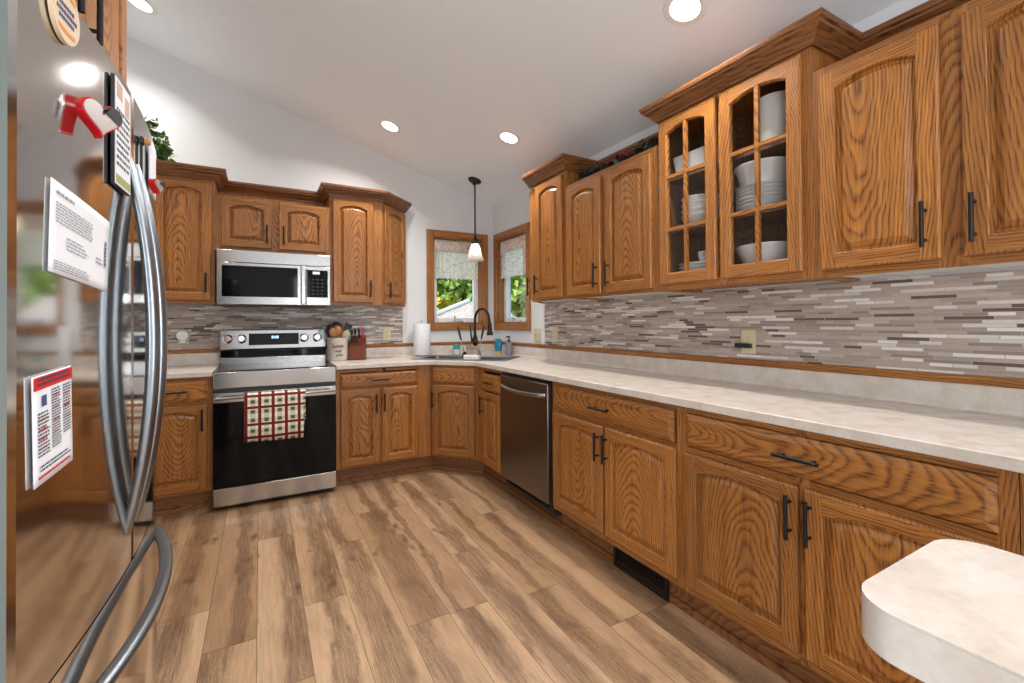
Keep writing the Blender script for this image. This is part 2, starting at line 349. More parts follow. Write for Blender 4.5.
# ---------------------------------------------------------------- mesh helpers
class MB:
    def __init__(s): s.v = []; s.f = []; s.mi = []; s.sm = []
    def add(s, vs, fs, m=0, smooth=False):
        o = len(s.v); s.v += [Vector(v) for v in vs]
        for f in fs: s.f.append([i+o for i in f]); s.mi.append(m); s.sm.append(smooth)
        return s
    def box(s, x0, x1, y0, y1, z0, z1, m=0):
        vs = [(x, y, z) for z in (z0, z1) for y in (y0, y1) for x in (x0, x1)]
        return s.add(vs, [(0, 2, 3, 1), (4, 5, 7, 6), (0, 1, 5, 4), (2, 6, 7, 3), (0, 4, 6, 2), (1, 3, 7, 5)], m)
    def lathe(s, prof, c=(0, 0, 0), n=24, m=0, M4=None, close=True):
        vs = []; fs = []
        for r, z in prof:
            for k in range(n):
                a = 2*PI*k/n; vs.append(Vector((r*math.cos(a), r*math.sin(a), z)))
        for i in range(len(prof)-1):
            for k in range(n):
                k2 = (k+1) % n; fs.append((i*n+k, i*n+k2, (i+1)*n+k2, (i+1)*n+k))
        if close: fs.append(tuple(reversed(range(n)))); fs.append(tuple((len(prof)-1)*n+k for k in range(n)))
        if M4 is not None: vs = [M4 @ v for v in vs]
        vs = [v+Vector(c) for v in vs]
        return s.add(vs, fs, m, True)
    def cyl(s, a, b, r, n=14, m=0, r2=None):
        a, b = Vector(a), Vector(b); d = b-a; q = d.to_track_quat('Z', 'Y').to_matrix().to_4x4()
        return s.lathe([(r, 0), (r if r2 is None else r2, d.length)], a, n, m, q)
    def tube(s, pts, rad, n=10, m=0, flat=None, up=(0, 0, 1)):
        P = [Vector(p) for p in pts]; N = len(P); vs = []; fs = []; up = Vector(up); prev = None
        for i in range(N):
            t = (P[min(i+1, N-1)]-P[max(i-1, 0)]).normalized()
            if prev is None:
                a = up.cross(t)
                if a.length < 1e-3: a = Vector((1, 0, 0)).cross(t)
            else: a = prev-t*prev.dot(t)
            a.normalize(); prev = a; b = t.cross(a)
            r = rad[i] if isinstance(rad, (list, tuple)) else rad; fl = 1 if flat is None else flat
            for k in range(n):
                an = 2*PI*k/n; vs.append(P[i]+a*(r*math.cos(an))+b*(r*fl*math.sin(an)))
        for i in range(N-1):
            for k in range(n):
                k2 = (k+1) % n; fs.append((i*n+k, i*n+k2, (i+1)*n+k2, (i+1)*n+k))
        fs.append(tuple(reversed(range(n)))); fs.append(tuple((N-1)*n+k for k in range(n)))
        return s.add(vs, fs, m, True)
    def prism(s, poly, z0, z1, m=0, smooth=False):
        n = len(poly); vs = [(x, y, z0) for x, y in poly]+[(x, y, z1) for x, y in poly]
        fs = [(k, (k+1) % n, n+(k+1) % n, n+k) for k in range(n)]
        s.add(vs, fs, m, smooth); s.add(vs, [tuple(reversed(range(n))), tuple(range(n, 2*n))], m); return s
    def hole_prism(s, outer, hole, z0, z1, m=0):
        tri = tessellate_polygon([[Vector((*p, 0)) for p in outer], [Vector((*p, 0)) for p in hole]])
        al = list(outer)+list(hole); n = len(al)
        vs = [(x, y, z0) for x, y in al]+[(x, y, z1) for x, y in al]; fs = []
        for t in tri: fs.append(tuple(i+n for i in t)); fs.append(tuple(reversed(t)))
        no = len(outer)
        for k in range(no): k2 = (k+1) % no; fs.append((k, k2, n+k2, n+k))
        nh = len(hole)
        for k in range(nh): k2 = (k+1) % nh; fs.append((no+k2, no+k, n+no+k, n+no+k2))
        return s.add(vs, fs, m)
    def loops(s, L, m=0, cap=True, ms=None):
        n = len(L[0]); vs = [v for l in L for v in l]; 
        for i in range(len(L)-1):
            fs = [(i*n+k, i*n+(k+1) % n, (i+1)*n+(k+1) % n, (i+1)*n+k) for k in range(n)]
            s_ = len(s.v) if i == 0 else s_
            if i == 0: s.v += [Vector(v) for v in vs]
            for f in fs: s.f.append([a+s_ for a in f]); s.mi.append(ms[i] if ms else m); s.sm.append(False)
        if cap: s.f.append([s_+(len(L)-1)*n+k for k in range(n)]); s.mi.append(ms[-1] if ms else m); s.sm.append(False)
        return s
    def xf(s, m4, start=0):
        for i in range(start, len(s.v)): s.v[i] = m4 @ s.v[i]
        return s

FR = {}                                                          # frame of every part relative to its thing
def T(loc=(0, 0, 0), rz=0): return Matrix.Translation(Vector(loc)) @ Matrix.Rotation(rz, 4, 'Z')
def finish_mesh(name, mb, mats, angle=38):
    me = bpy.data.meshes.new(name); me.from_pydata([tuple(v) for v in mb.v], [], mb.f)
    for k in mats: me.materials.append(M[k])
    me.polygons.foreach_set('material_index', mb.mi); me.polygons.foreach_set('use_smooth', [True]*len(mb.f))
    bm = bmesh.new(); bm.from_mesh(me); bmesh.ops.recalc_face_normals(bm, faces=bm.faces); bm.to_mesh(me); bm.free()
    me.set_sharp_from_angle(angle=R(angle)); me.update(); return me
def bevel(o, w, seg=2):
    b = o.modifiers.new('edge', 'BEVEL'); b.width = w; b.segments = seg; b.limit_method = 'ANGLE'; b.angle_limit = R(40); b.harden_normals = False
def obj(name, mb, mats, parent=None, frame=None, bev=0, label=None, center=True, angle=38):
    """link ONE mesh; mb is in 'frame' relative to the thing's root"""
    if isinstance(mats, str): mats = [mats]
    frame = frame or Matrix.Identity(4)
    lo = [min(v[i] for v in mb.v) for i in range(3)]; hi = [max(v[i] for v in mb.v) for i in range(3)]
    c = Vector([(a+b)/2 for a, b in zip(lo, hi)]) if center else Vector((0, 0, 0))
    mb2 = MB(); mb2.v = [v-c for v in mb.v]; mb2.f = mb.f; mb2.mi = mb.mi
    o = bpy.data.objects.new(name, finish_mesh(name, mb2, mats, angle)); COL.objects.link(o)
    Mx = frame @ Matrix.Translation(c)
    if parent is not None:
        o.parent = parent; pm = FR.get(parent.name, Matrix.Identity(4)); o.matrix_local = pm.inverted() @ Mx; FR[o.name] = Mx
    else: o.matrix_world = Mx
    if bev: bevel(o, bev)
    if label: o['label'] = label
    return o
def tag(o, label, cat, group=None, kind=None):
    o['label'] = label; o['category'] = cat
    if group: o['group'] = group
    if kind: o['kind'] = kind
    return o
def thing(name, label, cat, loc=(0, 0, 0), rz=0, group=None):
    o = bpy.data.objects.new(name, None); COL.objects.link(o); o.empty_display_size = .1
    o.location = loc; o.rotation_euler = (0, 0, rz); tag(o, label, cat, group); FR[o.name] = Matrix.Identity(4); return o
def struct(o): o['kind'] = 'structure'; return o
def copy_tree(o, loc, label=None, rz=None):
    def cp(a, par):
        c = a.copy(); COL.objects.link(c)
        if par is not None: c.parent = par; c.matrix_parent_inverse = a.matrix_parent_inverse.copy()
        for ch in a.children: cp(ch, c)
        return c
    r = cp(o, None); r.location = loc
    if rz is not None: r.rotation_euler = (0, 0, rz)
    if label: r['label'] = label
    return r

# ---------------------------------------------------------------- the room shell
WT = .15
SLOPE = .2977
def ceil_z(x): return 2.44-SLOPE*x
XL, YS = -3.25, -8.0
m = MB(); m.box(XL-WT, WT, YS-WT, WT, -.12, 0); struct(obj('floor', m, 'floor', center=False))
# ceiling: a sloping slab rising to the left
m = MB(); xs = (XL-WT, WT)
m.add([(xs[0], YS-WT, ceil_z(xs[0])), (xs[1], YS-WT, ceil_z(xs[1])), (xs[1], WT, ceil_z(xs[1])), (xs[0], WT, ceil_z(xs[0])),
       (xs[0], YS-WT, ceil_z(xs[0])+.2), (xs[1], YS-WT, ceil_z(xs[1])+.2), (xs[1], WT, ceil_z(xs[1])+.2), (xs[0], WT, ceil_z(xs[0])+.2)],
      [(0, 1, 2, 3), (7, 6, 5, 4), (0, 4, 5, 1), (1, 5, 6, 2), (2, 6, 7, 3), (3, 7, 4, 0)])
struct(obj('ceiling', m, 'ceiling', center=False))
def sloped(mb, x0, x1, y0, y1, z0):                              # block whose top follows the ceiling
    a, b = ceil_z(x0), ceil_z(x1)
    mb.add([(x0, y0, z0), (x1, y0, z0), (x1, y1, z0), (x0, y1, z0), (x0, y0, a), (x1, y0, b), (x1, y1, b), (x0, y1, a)],
           [(3, 2, 1, 0), (4, 5, 6, 7), (0, 1, 5, 4), (1, 2, 6, 5), (2, 3, 7, 6), (3, 0, 4, 7)])
WB = (-.655, -.130, 1.217, 2.071)                                # back window opening x0,x1,z0,z1
m = MB(); sloped(m, XL-WT, WB[0], 0, WT, 0); sloped(m, WB[1], WT, 0, WT, 0); m.box(WB[0], WB[1], 0, WT, 0, WB[2]); sloped(m, WB[0], WB[1], 0, WT, WB[3])
struct(obj('wall_back', m, 'wall', center=False))
WR = (-.690, -.112, 1.217, 2.066)                                # right window opening y0,y1,z0,z1
EW = (-6.9, -5.3, .85, 2.15)                                     # east window further along the right wall
m = MB()
def yw(y0, y1, z0, z1=None): 
    if z1 is None: sloped(m, 0, WT, y0, y1, z0)
    else: m.box(0, WT, y0, y1, z0, z1)
yw(WR[1], 0, 0); yw(EW[1], WR[0], 0); yw(YS-WT, EW[0], 0)
yw(WR[0], WR[1], 0, WR[2]); yw(WR[0], WR[1], WR[3]); yw(EW[0], EW[1], 0, EW[2]); yw(EW[0], EW[1], EW[3])
struct(obj('wall_right', m, 'wall', center=False))
LW = (-7.15, -4.75, .12, 2.18)                                  # opening for the added patio door, unseen behind the camera
m = MB(); sloped(m, XL-WT, XL, LW[1], 0, 0); sloped(m, XL-WT, XL, YS-WT, LW[0], 0); m.box(XL-WT, XL, LW[0], LW[1], 0, LW[2]); sloped(m, XL-WT, XL, LW[0], LW[1], LW[3])
struct(obj('wall_left', m, 'wall', center=False))
SW = (-1.45, -1.15, .30, 2.35)
m = MB(); sloped(m, XL, SW[0], YS-WT, YS, 0); sloped(m, SW[1], 0, YS-WT, YS, 0); m.box(SW[0], SW[1], YS-WT, YS, 0, SW[2]); sloped(m, SW[0], SW[1], YS-WT, YS, SW[3])
struct(obj('wall_front', m, 'wall', center=False))

def window(name, frame, w, z0, z1, label, sash_cols=1, casing=True, crank=True):
    """frame: local x along the wall from the left jamb, y outwards, z up"""
    o = bpy.data.objects.new(name, None); COL.objects.link(o); o.matrix_world = frame; struct(o); o['label'] = label; FR[o.name] = Matrix.Identity(4)
    c = .064
    mb = MB(); mb.box(-c, 0, -.02, -.001, z0-c, z1+c, 0); mb.box(w, w+c, -.02, -.001, z0-c, z1+c, 0)
    mb.box(0, w, -.02, -.001, z1, z1+c, 1); mb.box(0, w, -.02, -.001, z0-c, z0, 1)
    obj('window_casing', mb, ['oak_v', 'oak_h'], o, bev=.004)
    j = .014; mb = MB(); mb.box(0, j, 0, .11, z0, z1); mb.box(w-j, w, 0, .11, z0, z1); mb.box(j, w-j, 0, .11, z1-j, z1, 1); mb.box(j, w-j, 0, .11, z0, z0+j, 1)
    obj('window_jamb', mb, ['oak_v', 'oak_h'], o)
    s = .048; y0, y1 = .062, .105; mb = MB()
    mb.box(j, j+s, y0, y1, z0+j, z1-j); mb.box(w-j-s, w-j, y0, y1, z0+j, z1-j)
    mb.box(j+s, w-j-s, y0, y1, z0+j, z0+j+s); mb.box(j+s, w-j-s, y0, y1, z1-j-s, z1-j)
    for k in range(1, sash_cols):
        xx = w*k/sash_cols; mb.box(xx-s/2, xx+s/2, y0, y1, z0+j+s, z1-j-s)
    sash = obj('window_sash', mb, 'white_paint', o, bev=.004, label='white vinyl sash')
    mb = MB(); mb.box(j+s-.004, w-j-s+.004, .086, .090, z0+j+s-.004, z1-j-s+.004); obj('window_pane', mb, 'glass', sash)
    if crank:
        mb = MB(); cx = w*.52; zc = z0+j
        mb.box(cx-.06, cx+.06, .03, .06, zc, zc+.016); mb.cyl((cx-.035, .04, zc+.014), (cx-.035, .028, zc+.05), .006)
        mb.tube([(cx-.035, .028, zc+.045), (cx-.01, .018, zc+.03), (cx+.03, .016, zc+.022)], .005); mb.cyl((cx-.035, .028, zc+.045), (cx-.035, .022, zc+.066), .007)
        obj('window_crank', mb, 'silver', o, label='grey folding crank')
    return o
window('window_1', T((WB[0], 0, 0)), WB[1]-WB[0], WB[2], WB[3], 'oak cased window on the back wall left of the corner')
window('window_2', T((0, WR[1], 0), -PI/2), WR[1]-WR[0], WR[2], WR[3], 'oak cased window on the right wall beside the corner')
window('window_3', T((0, EW[1], 0), -PI/2), EW[1]-EW[0], EW[2], EW[3], 'wide window further along the right wall', 2, True, False)
window('window_4', T((SW[1], YS, 0), PI), SW[1]-SW[0], SW[2], SW[3], 'narrow sidelight in the wall behind the camera', 1, True, False)
window('window_5', T((XL, LW[0], 0), PI/2), LW[1]-LW[0], LW[2], LW[3], 'added wide patio door glazing, unseen in the left wall behind the camera', 2, True, False)  # patio door added so daylight falls evenly on the right wall

# ---------------------------------------------------------------- cabinet parts (local frame: x right, y in, z up, face plane y=0)
DT = .021
def pull(mb, x, z, vertical=True, L=.14, y=-DT, m=0):
    h = L/2; yb = y-.030
    if vertical:
        mb.cyl((x, yb, z-h), (x, yb, z+h), .0062, 12, m)
        for s in (-1, 1): mb.cyl((x, y, z+s*h*.66), (x, yb, z+s*h*.66), .0048, 8, m)
    else:
        mb.cyl((x-h, yb, z), (x+h, yb, z), .0062, 12, m)
        for s in (-1, 1): mb.cyl((x+s*h*.66, y, z), (x+s*h*.66, yb, z), .0048, 8, m)
def arch_loop(x0, x1, z0, zs, zt, d, y, n=12):
    """opening loop: straight sides and bottom, arched top; inset by d"""
    a = (x1-x0)/2; s = zt-zs; cx = (x0+x1)/2; Rr = (a*a+s*s)/(2*s); zc = zt-Rr; a2 = a-d; R2 = Rr-d
    pts = [(x0+d, y, z0+d), (x1-d, y, z0+d)]
    for k in range(n+1):
        x = cx+a2-2*a2*k/n; pts.append((x, y, zc+math.sqrt(max(R2*R2-(x-cx)**2, 0))))
    return pts
def door_mesh(x0, x1, z0, z1, stile=.052, glass=False):
    mb = MB(); w = x1-x0; e = .006
    st = min(stile, w*.2); ox0, ox1, oz0 = x0+st, x1-st, z0+st; rise = min(.028, (ox1-ox0)*.13)
    ot = z1-.041; os_ = ot-rise
    rect = lambda d, y: [(x0+d, y, z0+d), (x1-d, y, z0+d), (x1-d, y, z1-d), (x0+d, y, z1-d)]
    mb.loops([rect(0, 0), rect(0, -DT+e), rect(e*.5, -DT+e*.35), rect(e, -DT)], 0, cap=False)
    # front of the stiles and rails
    yb = -DT; X0, X1, Z0, Z1 = x0+e, x1-e, z0+e, z1-e
    mb.add([(X0, yb, Z0), (ox0, yb, Z0), (ox0, yb, Z1), (X0, yb, Z1)], [(0, 1, 2, 3)], 0)
    mb.add([(ox1, yb, Z0), (X1, yb, Z0), (X1, yb, Z1), (ox1, yb, Z1)], [(0, 1, 2, 3)], 0)
    mb.add([(ox0, yb, Z0), (ox1, yb, Z0), (ox1, yb, oz0), (ox0, yb, oz0)], [(0, 1, 2, 3)], 1)
    L0 = arch_loop(ox0, ox1, oz0, os_, ot, 0, yb); arc = L0[2:]
    top = [(p[0], yb, Z1) for p in arc]; n = len(arc)
    mb.add(arc+top, [(k+1, k, n+k, n+k+1) for k in range(n-1)], 1)
    A = lambda d, y: arch_loop(ox0, ox1, oz0, os_, ot, d, y)
    if glass:
        mb.loops([A(0, yb), A(.004, yb+.003), A(.006, -.009)], 0, cap=False)
        mb.loops([A(.006, -.009), A(.006, 0)], 0, cap=False)
        mb.loops([rect(0, 0)+[], rect(0, 0)], 0, cap=False)
        # back face ring so the frame is solid
        mb.add([(x0, 0, z0), (ox0+.006, 0, z0), (ox0+.006, 0, z1), (x0, 0, z1)], [(0, 1, 2, 3)], 0)
        mb.add([(ox1-.006, 0, z0), (x1, 0, z0), (x1, 0, z1), (ox1-.006, 0, z1)], [(0, 1, 2, 3)], 0)
        return mb, (ox0, ox1, oz0, os_, ot)
    b = min(.017, (ox1-ox0)*.10)
    mb.loops([A(0, yb), A(.0025, yb+.0025), A(.005, yb+.011), A(.007, yb+.0165), A(.014, yb+.0165), A(.0155, yb+.014), A(.0155+b, yb+.0035), A(.0165+b, yb+.0015)],
             0, True, ms=[0, 0, 0, 0, 0, 0, 0, 0])
    mb.add([(x0, 0, z0), (x1, 0, z0), (x1, 0, z1), (x0, 0, z1)], [(0, 1, 2, 3)], 0)
    return mb, None
def door(root, x0, x1, z0, z1, handle=None, frame=None, L=.14):
    """handle = (x, z) of a vertical pull"""
    mb, _ = door_mesh(x0, x1, z0, z1); d = obj('door', mb, ['oak_v', 'oak_h'], root, frame, angle=25)
    if handle:
        h = MB(); pull(h, handle[0], handle[1], True, L); obj('handle', h, 'black_metal', d, frame, label='black bar pull')
    return d
def drawer(root, x0, x1, z0, z1, handle=True, frame=None, hx=None, L=.14, name='drawer'):
    mb = MB(); rect = lambda d, y: [(x0+d, y, z0+d), (x1-d, y, z0+d), (x1-d, y, z1-d), (x0+d, y, z1-d)]
    mb.loops([rect(0, 0), rect(0, -.011), rect(.002, -.0125), rect(.017, -DT+.0015), rect(.019, -DT)], 0)
    mb.add([(x0, 0, z0), (x1, 0, z0), (x1, 0, z1), (x0, 0, z1)], [(0, 1, 2, 3)], 0)
    d = obj(name, mb, 'oak_h', root, frame, angle=12)
    if handle:
        h = MB(); pull(h, hx if hx is not None else (x0+x1)/2, (z0+z1)/2, False, L); obj('handle', h, 'black_metal', d, frame, label='black bar pull')
    return d
def face_frame(root, w, z0, z1, stiles, rails, frame=None, x0=0):
    """stiles: [(xa,xb)], rails: [(za,zb)]"""
    mb = MB()
    for a, b in stiles: mb.box(a, b, 0, .019, z0, z1, 0)
    ss = sorted(stiles)
    for za, zb in rails:
        for (a, b), (c, d) in zip(ss[:-1], ss[1:]): mb.box(b, c, 0.0004, .019, za, zb, 1)
    return obj('face_frame', mb, ['oak_v', 'oak_h'], root, frame)
ZC = .9195; CT = .0335; ZB0, ZB1 = .1325, ZC-CT-.001

def base_box(root, w, depth=.585, frame=None, xa=0, xb=0, zt=ZB1):
    mb = MB(); mb.box(.001, w-.001, .02, depth, ZB0, zt); obj('body', mb, 'oak_v', root, frame)
    mb = MB(); mb.box(.001-xa, w-.001+xb, .062, .078, .001, ZB0-.001); mb.box(.001-xa, w-.001+xb*.85, .052, .0615, .001, .035)
    obj('toe_kick', mb, 'oak_shaded', root, frame)

# ---- base cabinets on the back wall
r = thing('base_cabinet', 'oak base cabinet between the fridge and the range, one drawer over one door', 'cabinet', (-2.86, -.61, 0))
w = 2.86-2.397
base_box(r, w); face_frame(r, w, ZB0, ZB1, [(0, .045), (w-.04, w)], [(ZB0, .17), (.708, .735), (.862, ZB1)])
drawer(r, .04, .436, .728, .863, hx=.26); door(r, .04, .436, .152, .706, (.409, .607))
r = thing('base_cabinet', 'oak base cabinet right of the range with a cutting board slot over the drawer', 'cabinet', (-1.630, -.61, 0))
w = 1.630-.893
base_box(r, w, xb=.030, zt=.72); face_frame(r, w, ZB0, ZB1, [(0, .045), (.305, .35), (.62, w)], [(ZB0, .17), (.715, .74), (.875, ZB1)])
drawer(r, .027, .624, .737, .848, hx=.32)
cb = MB(); cb.box(.03, .62, -.008, .002, .856, .878); cbo = obj('cutting_board', cb, 'oak_h', r, bev=.003, label='pull-out board edge with a small dark knob')
kb = MB(); kb.lathe([(.004, 0), (.009, .008), (.010, .014), (.006, .018)], (.355, -.008, .868), 12, 0, Matrix.Rotation(PI/2, 4, 'X')); obj('knob', kb, 'bronze', cbo)
door(r, .032, .318, .150, .722, (.29, .615)); door(r, .335, .623, .150, .722, (.352, .615))
# ---- corner sink cabinet
A0 = Vector((-.8907, -.61)); A1 = Vector((-.6015, -.925)); dv = A1-A0; wl_ = dv.length; ra = math.atan2(dv.y, dv.x)
r = thing('sink_cabinet', 'angled oak sink cabinet in the corner, false drawer panel over one door', 'cabinet', (A0.x, A0.y, 0), ra)
inv = T((A0.x, A0.y, 0), ra).inverted()
def loc2(pts): return [tuple((inv @ Vector((x, y, 0)))[:2]) for x, y in pts]
n_ = Vector((-dv.y, dv.x)).normalized()
mb = MB(); mb.prism(loc2([(-.888, -.588), (-.58, -.923), (-.02, -.923), (-.02, -.02), (-.888, -.02)]), ZB0, .70); obj('body', mb, 'oak_v', r)
face_frame(r, wl_, ZB0, ZB1, [(0.001, .03), (wl_-.035, wl_-.001)], [(ZB0, .165), (.715, .74), (.860, ZB1)])
mb = MB(); mb.box(-.027, wl_+.027, .062, .078, .001, ZB0-.001); mb.box(-.023, wl_+.023, .052, .0615, .001, .035); obj('toe_kick', mb, 'oak_shaded', r)
drawer(r, .018, wl_-.03, .738, .862, False, name='false_drawer'); door(r, .018, wl_-.03, .150, .722, (.035, .60))
# ---- right run
RW = -PI/2
def rbase(y0, y1, label): 
    return thing('base_cabinet', label, 'cabinet', (-.61, y0, 0), RW), y0-y1
r, w = rbase(-.9255, -1.3455, 'narrow oak base cabinet between the corner sink and the dishwasher, small drawer over a door')
base_box(r, w, xa=.026, zt=.70); face_frame(r, w, ZB0, ZB1, [(0.001, .12), (w-.03, w)], [(ZB0, .165), (.71, .735), (.86, ZB1)])
drawer(r, .11, .40, .712, .842, L=.11); door(r, .11, .40, .150, .702, (.135, .60))
r, w = rbase(-1.975, -2.9105, 'oak base cabinet right of the dishwasher, drawer over two doors, heating vent below')
base_box(r, w); face_frame(r, w, ZB0, ZB1, [(0, .028), (.45, .485), (w-.025, w)], [(ZB0, .18), (.70, .722), (.86, ZB1)])
drawer(r, .022, .903, .726, .861, hx=.463); door(r, .022, .461, .168, .704, (.437, .602)); door(r, .476, .915, .168, .704, (.497, .602))
r, w = rbase(-2.912, -3.852, 'oak base cabinet nearest the camera with a wide drawer over two doors, beyond the ledge')
base_box(r, w); face_frame(r, w, ZB0, ZB1, [(0, .03), (.45, .49), (w-.035, w)], [(ZB0, .18), (.70, .722), (.86, ZB1)])
drawer(r, .03, .908, .729, .858, hx=.47); door(r, .024, .461, .165, .700, (.442, .602)); door(r, .481, .910, .165, .700, (.502, .602))
r, w = rbase(-3.854, -4.80, 'oak end cabinet at the right edge of the photo beside the wide drawer cabinet')
base_box(r, w); face_frame(r, w, ZB0, ZB1, [(0, .07), (.45, .49), (w-.035, w)], [(ZB0, .18), (.70, .722), (.86, ZB1)])
drawer(r, .06, .912, .722, .856, hx=.47); door(r, .06, .461, .165, .702, (.442, .602)); door(r, .481, .915, .165, .702, (.502, .602))
# floor register in the toe kick
r = thing('floor_register', 'dark brown heating register set in the toe kick under the two door cabinet', 'vent', (-.558, -2.445, 0), RW)
mb = MB(); wv, hv = .345, .112
mb.box(0, wv, -.012, .004, .004, .022); mb.box(0, wv, -.012, .004, hv-.014, hv); mb.box(0, .016, -.012, .004, .022, hv-.014); mb.box(wv-.016, wv, -.012, .004, .022, hv-.014)
obj('frame', mb, 'bronze', r, bev=.002)
mb = MB()
for k in range(24): xx = .02+k*(wv-.04)/23; mb.box(xx-.002, xx+.002, -.006, .002, .022, hv-.014)
obj('louvers', mb, 'bronze', r); mb = MB(); mb.box(.012, wv-.012, .0025, .0035, .016, hv-.01); obj('backing', mb, 'black_plastic', r)

# ---------------------------------------------------------------- countertops with backsplash lip and oak ledge
def strip_run(mb, pts, prof, side, m=0, smooth=False):
    """sweep a profile [(offset outwards, z)] along a polyline with mitred corners; side=+1: outwards is to the left"""
    P = [Vector(p) for p in pts]; n = len(P); rows = []
    for i in range(n):
        d0 = (P[i]-P[i-1]).normalized() if i > 0 else None; d1 = (P[i+1]-P[i]).normalized() if i < n-1 else None
        if d0 is None: d0 = d1
        if d1 is None: d1 = d0
        n0 = Vector((-d0.y, d0.x))*side; n1 = Vector((-d1.y, d1.x))*side; b = (n0+n1); b = b/max(b.length_squared, 1e-6)*2
        rows.append([(P[i].x+b.x*o, P[i].y+b.y*o, z) for o, z in prof])
    k = len(prof); vs = [v for r_ in rows for v in r_]; fs = []
    for i in range(n-1):
        for j in range(k): j2 = (j+1) % k; fs.append((i*k+j, i*k+j2, (i+1)*k+j2, (i+1)*k+j))
    n0_ = len(mb.mi); mb.add(vs, fs, m, smooth)
    for i in range(n-1):                                         # second material: grain along y
        if abs(P[i+1].y-P[i].y) > abs(P[i+1].x-P[i].x):
            for j in range(k): mb.mi[n0_+i*k+j] = m+1
    mb.add(vs, [], m); mb.add(vs, [tuple(range(k)), tuple((n-1)*k+j for j in reversed(range(k)))], m)
SKC = Vector((-.541, -.559)); SKA = R(-45.5)                     # sink centre and direction
def sk(x, y): c, s = math.cos(SKA), math.sin(SKA); return (SKC.x+x*c-y*s, SKC.y+x*s+y*c)
r = thing('countertop', 'L-shaped mottled beige laminate countertop from the range round the corner along the right wall', 'countertop')
fr = [(-.912, -.645)]
for k in range(1, 4): fr.append((-.912+.020*k*.9, -.645-.006*k*k*.9))
p_out = [(-1.6305, -.003), (-1.6305, -.645), (-.93, -.645), (-.905, -.649), (-.885, -.663), (-.655, -.912), (-.6445, -.935), (-.6425, -.96), (-.6425, -4.80), (-.003, -4.80), (-.003, -.003)]
hole = [sk(-.40, -.22), sk(-.40, .22), sk(.40, .22), sk(.40, -.22)]
mb = MB(); mb.hole_prism(p_out, hole, ZC-CT, ZC); obj('slab', mb, 'laminate', r, bev=.003, center=False)
mb = MB(); prof = [(.0, ZC+.0005), (.036, ZC+.0005), (.026, ZC+.0025), (.0205, ZC+.010), (.019, ZC+.018), (.019, 1.004), (.016, 1.0095), (0, 1.0095)]
strip_run(mb, [(-1.6305, -.003), (-.003, -.003), (-.003, -4.80)], prof, -1); obj('backsplash_lip', mb, ['laminate', 'laminate'], r, angle=50, center=False)
mb = MB(); prof = [(0, 1.010), (.021, 1.010), (.023, 1.013), (.023, 1.036), (.019, 1.0405), (0, 1.0405)]
strip_run(mb, [(-1.6305, -.003), (-.003, -.003), (-.003, -4.80)], prof, -1); obj('oak_ledge', mb, ['oak_h', 'oak_y'], r, label='oak strip capping the backsplash lip')
r = thing('countertop', 'short laminate countertop left of the range beside the fridge', 'countertop')
mb = MB(); mb.box(-3.2, -2.3935, -.645, -.003, ZC-CT, ZC); obj('slab', mb, 'laminate', r, bev=.003, center=False)
mb = MB(); mb.box(-3.2, -2.3935, -.022, -.003, ZC+.0005, 1.0095); obj('backsplash_lip', mb, 'laminate', r, bev=.002, center=False)
mb = MB(); mb.box(-3.2, -2.3935, -.026, -.003, 1.010, 1.0405); obj('oak_ledge', mb, 'oak_h', r, bev=.003, label='oak strip capping the backsplash lip')

# mosaic tile
mb = MB(); mb.box(-3.2, -.956, -.008, -.0005, 1.041, 1.385); mb.box(-2.40, -1.625, -.008, -.0005, .86, 1.041)
tag(obj('tile_backsplash', mb, 'tile_x', center=False), 'taupe and white linear mosaic tile backsplash behind the range', 'backsplash')
mb = MB(); mb.box(-.008, -.0005, -4.80, -.983, 1.041, 1.389)
tag(obj('tile_backsplash', mb, 'tile_y', center=False), 'taupe linear mosaic tile backsplash along the right wall', 'backsplash')

# ---------------------------------------------------------------- upper cabinets
UZ = 1.385
def upper(name, label, loc, rz, w, z0, z1, depth=.305, under='white_melamine', stiles=None, rails=None):
    r = thing(name, label, 'cabinet', loc, rz)
    mb = MB(); mb.box(.0005, w-.0005, .019, depth, z0+.012, z1, 0); mb.box(.018, w-.018, .0195, depth-.001, z0+.0112, z0+.0125, 1)
    mb.box(.0005, .016, .019, depth, z0, z0+.012, 0); mb.box(w-.016, w-.0005, .019, depth, z0, z0+.012, 0)
    obj('body', mb, ['oak_v', under], r)
    if stiles: face_frame(r, w, z0, z1, stiles, rails)
    return r
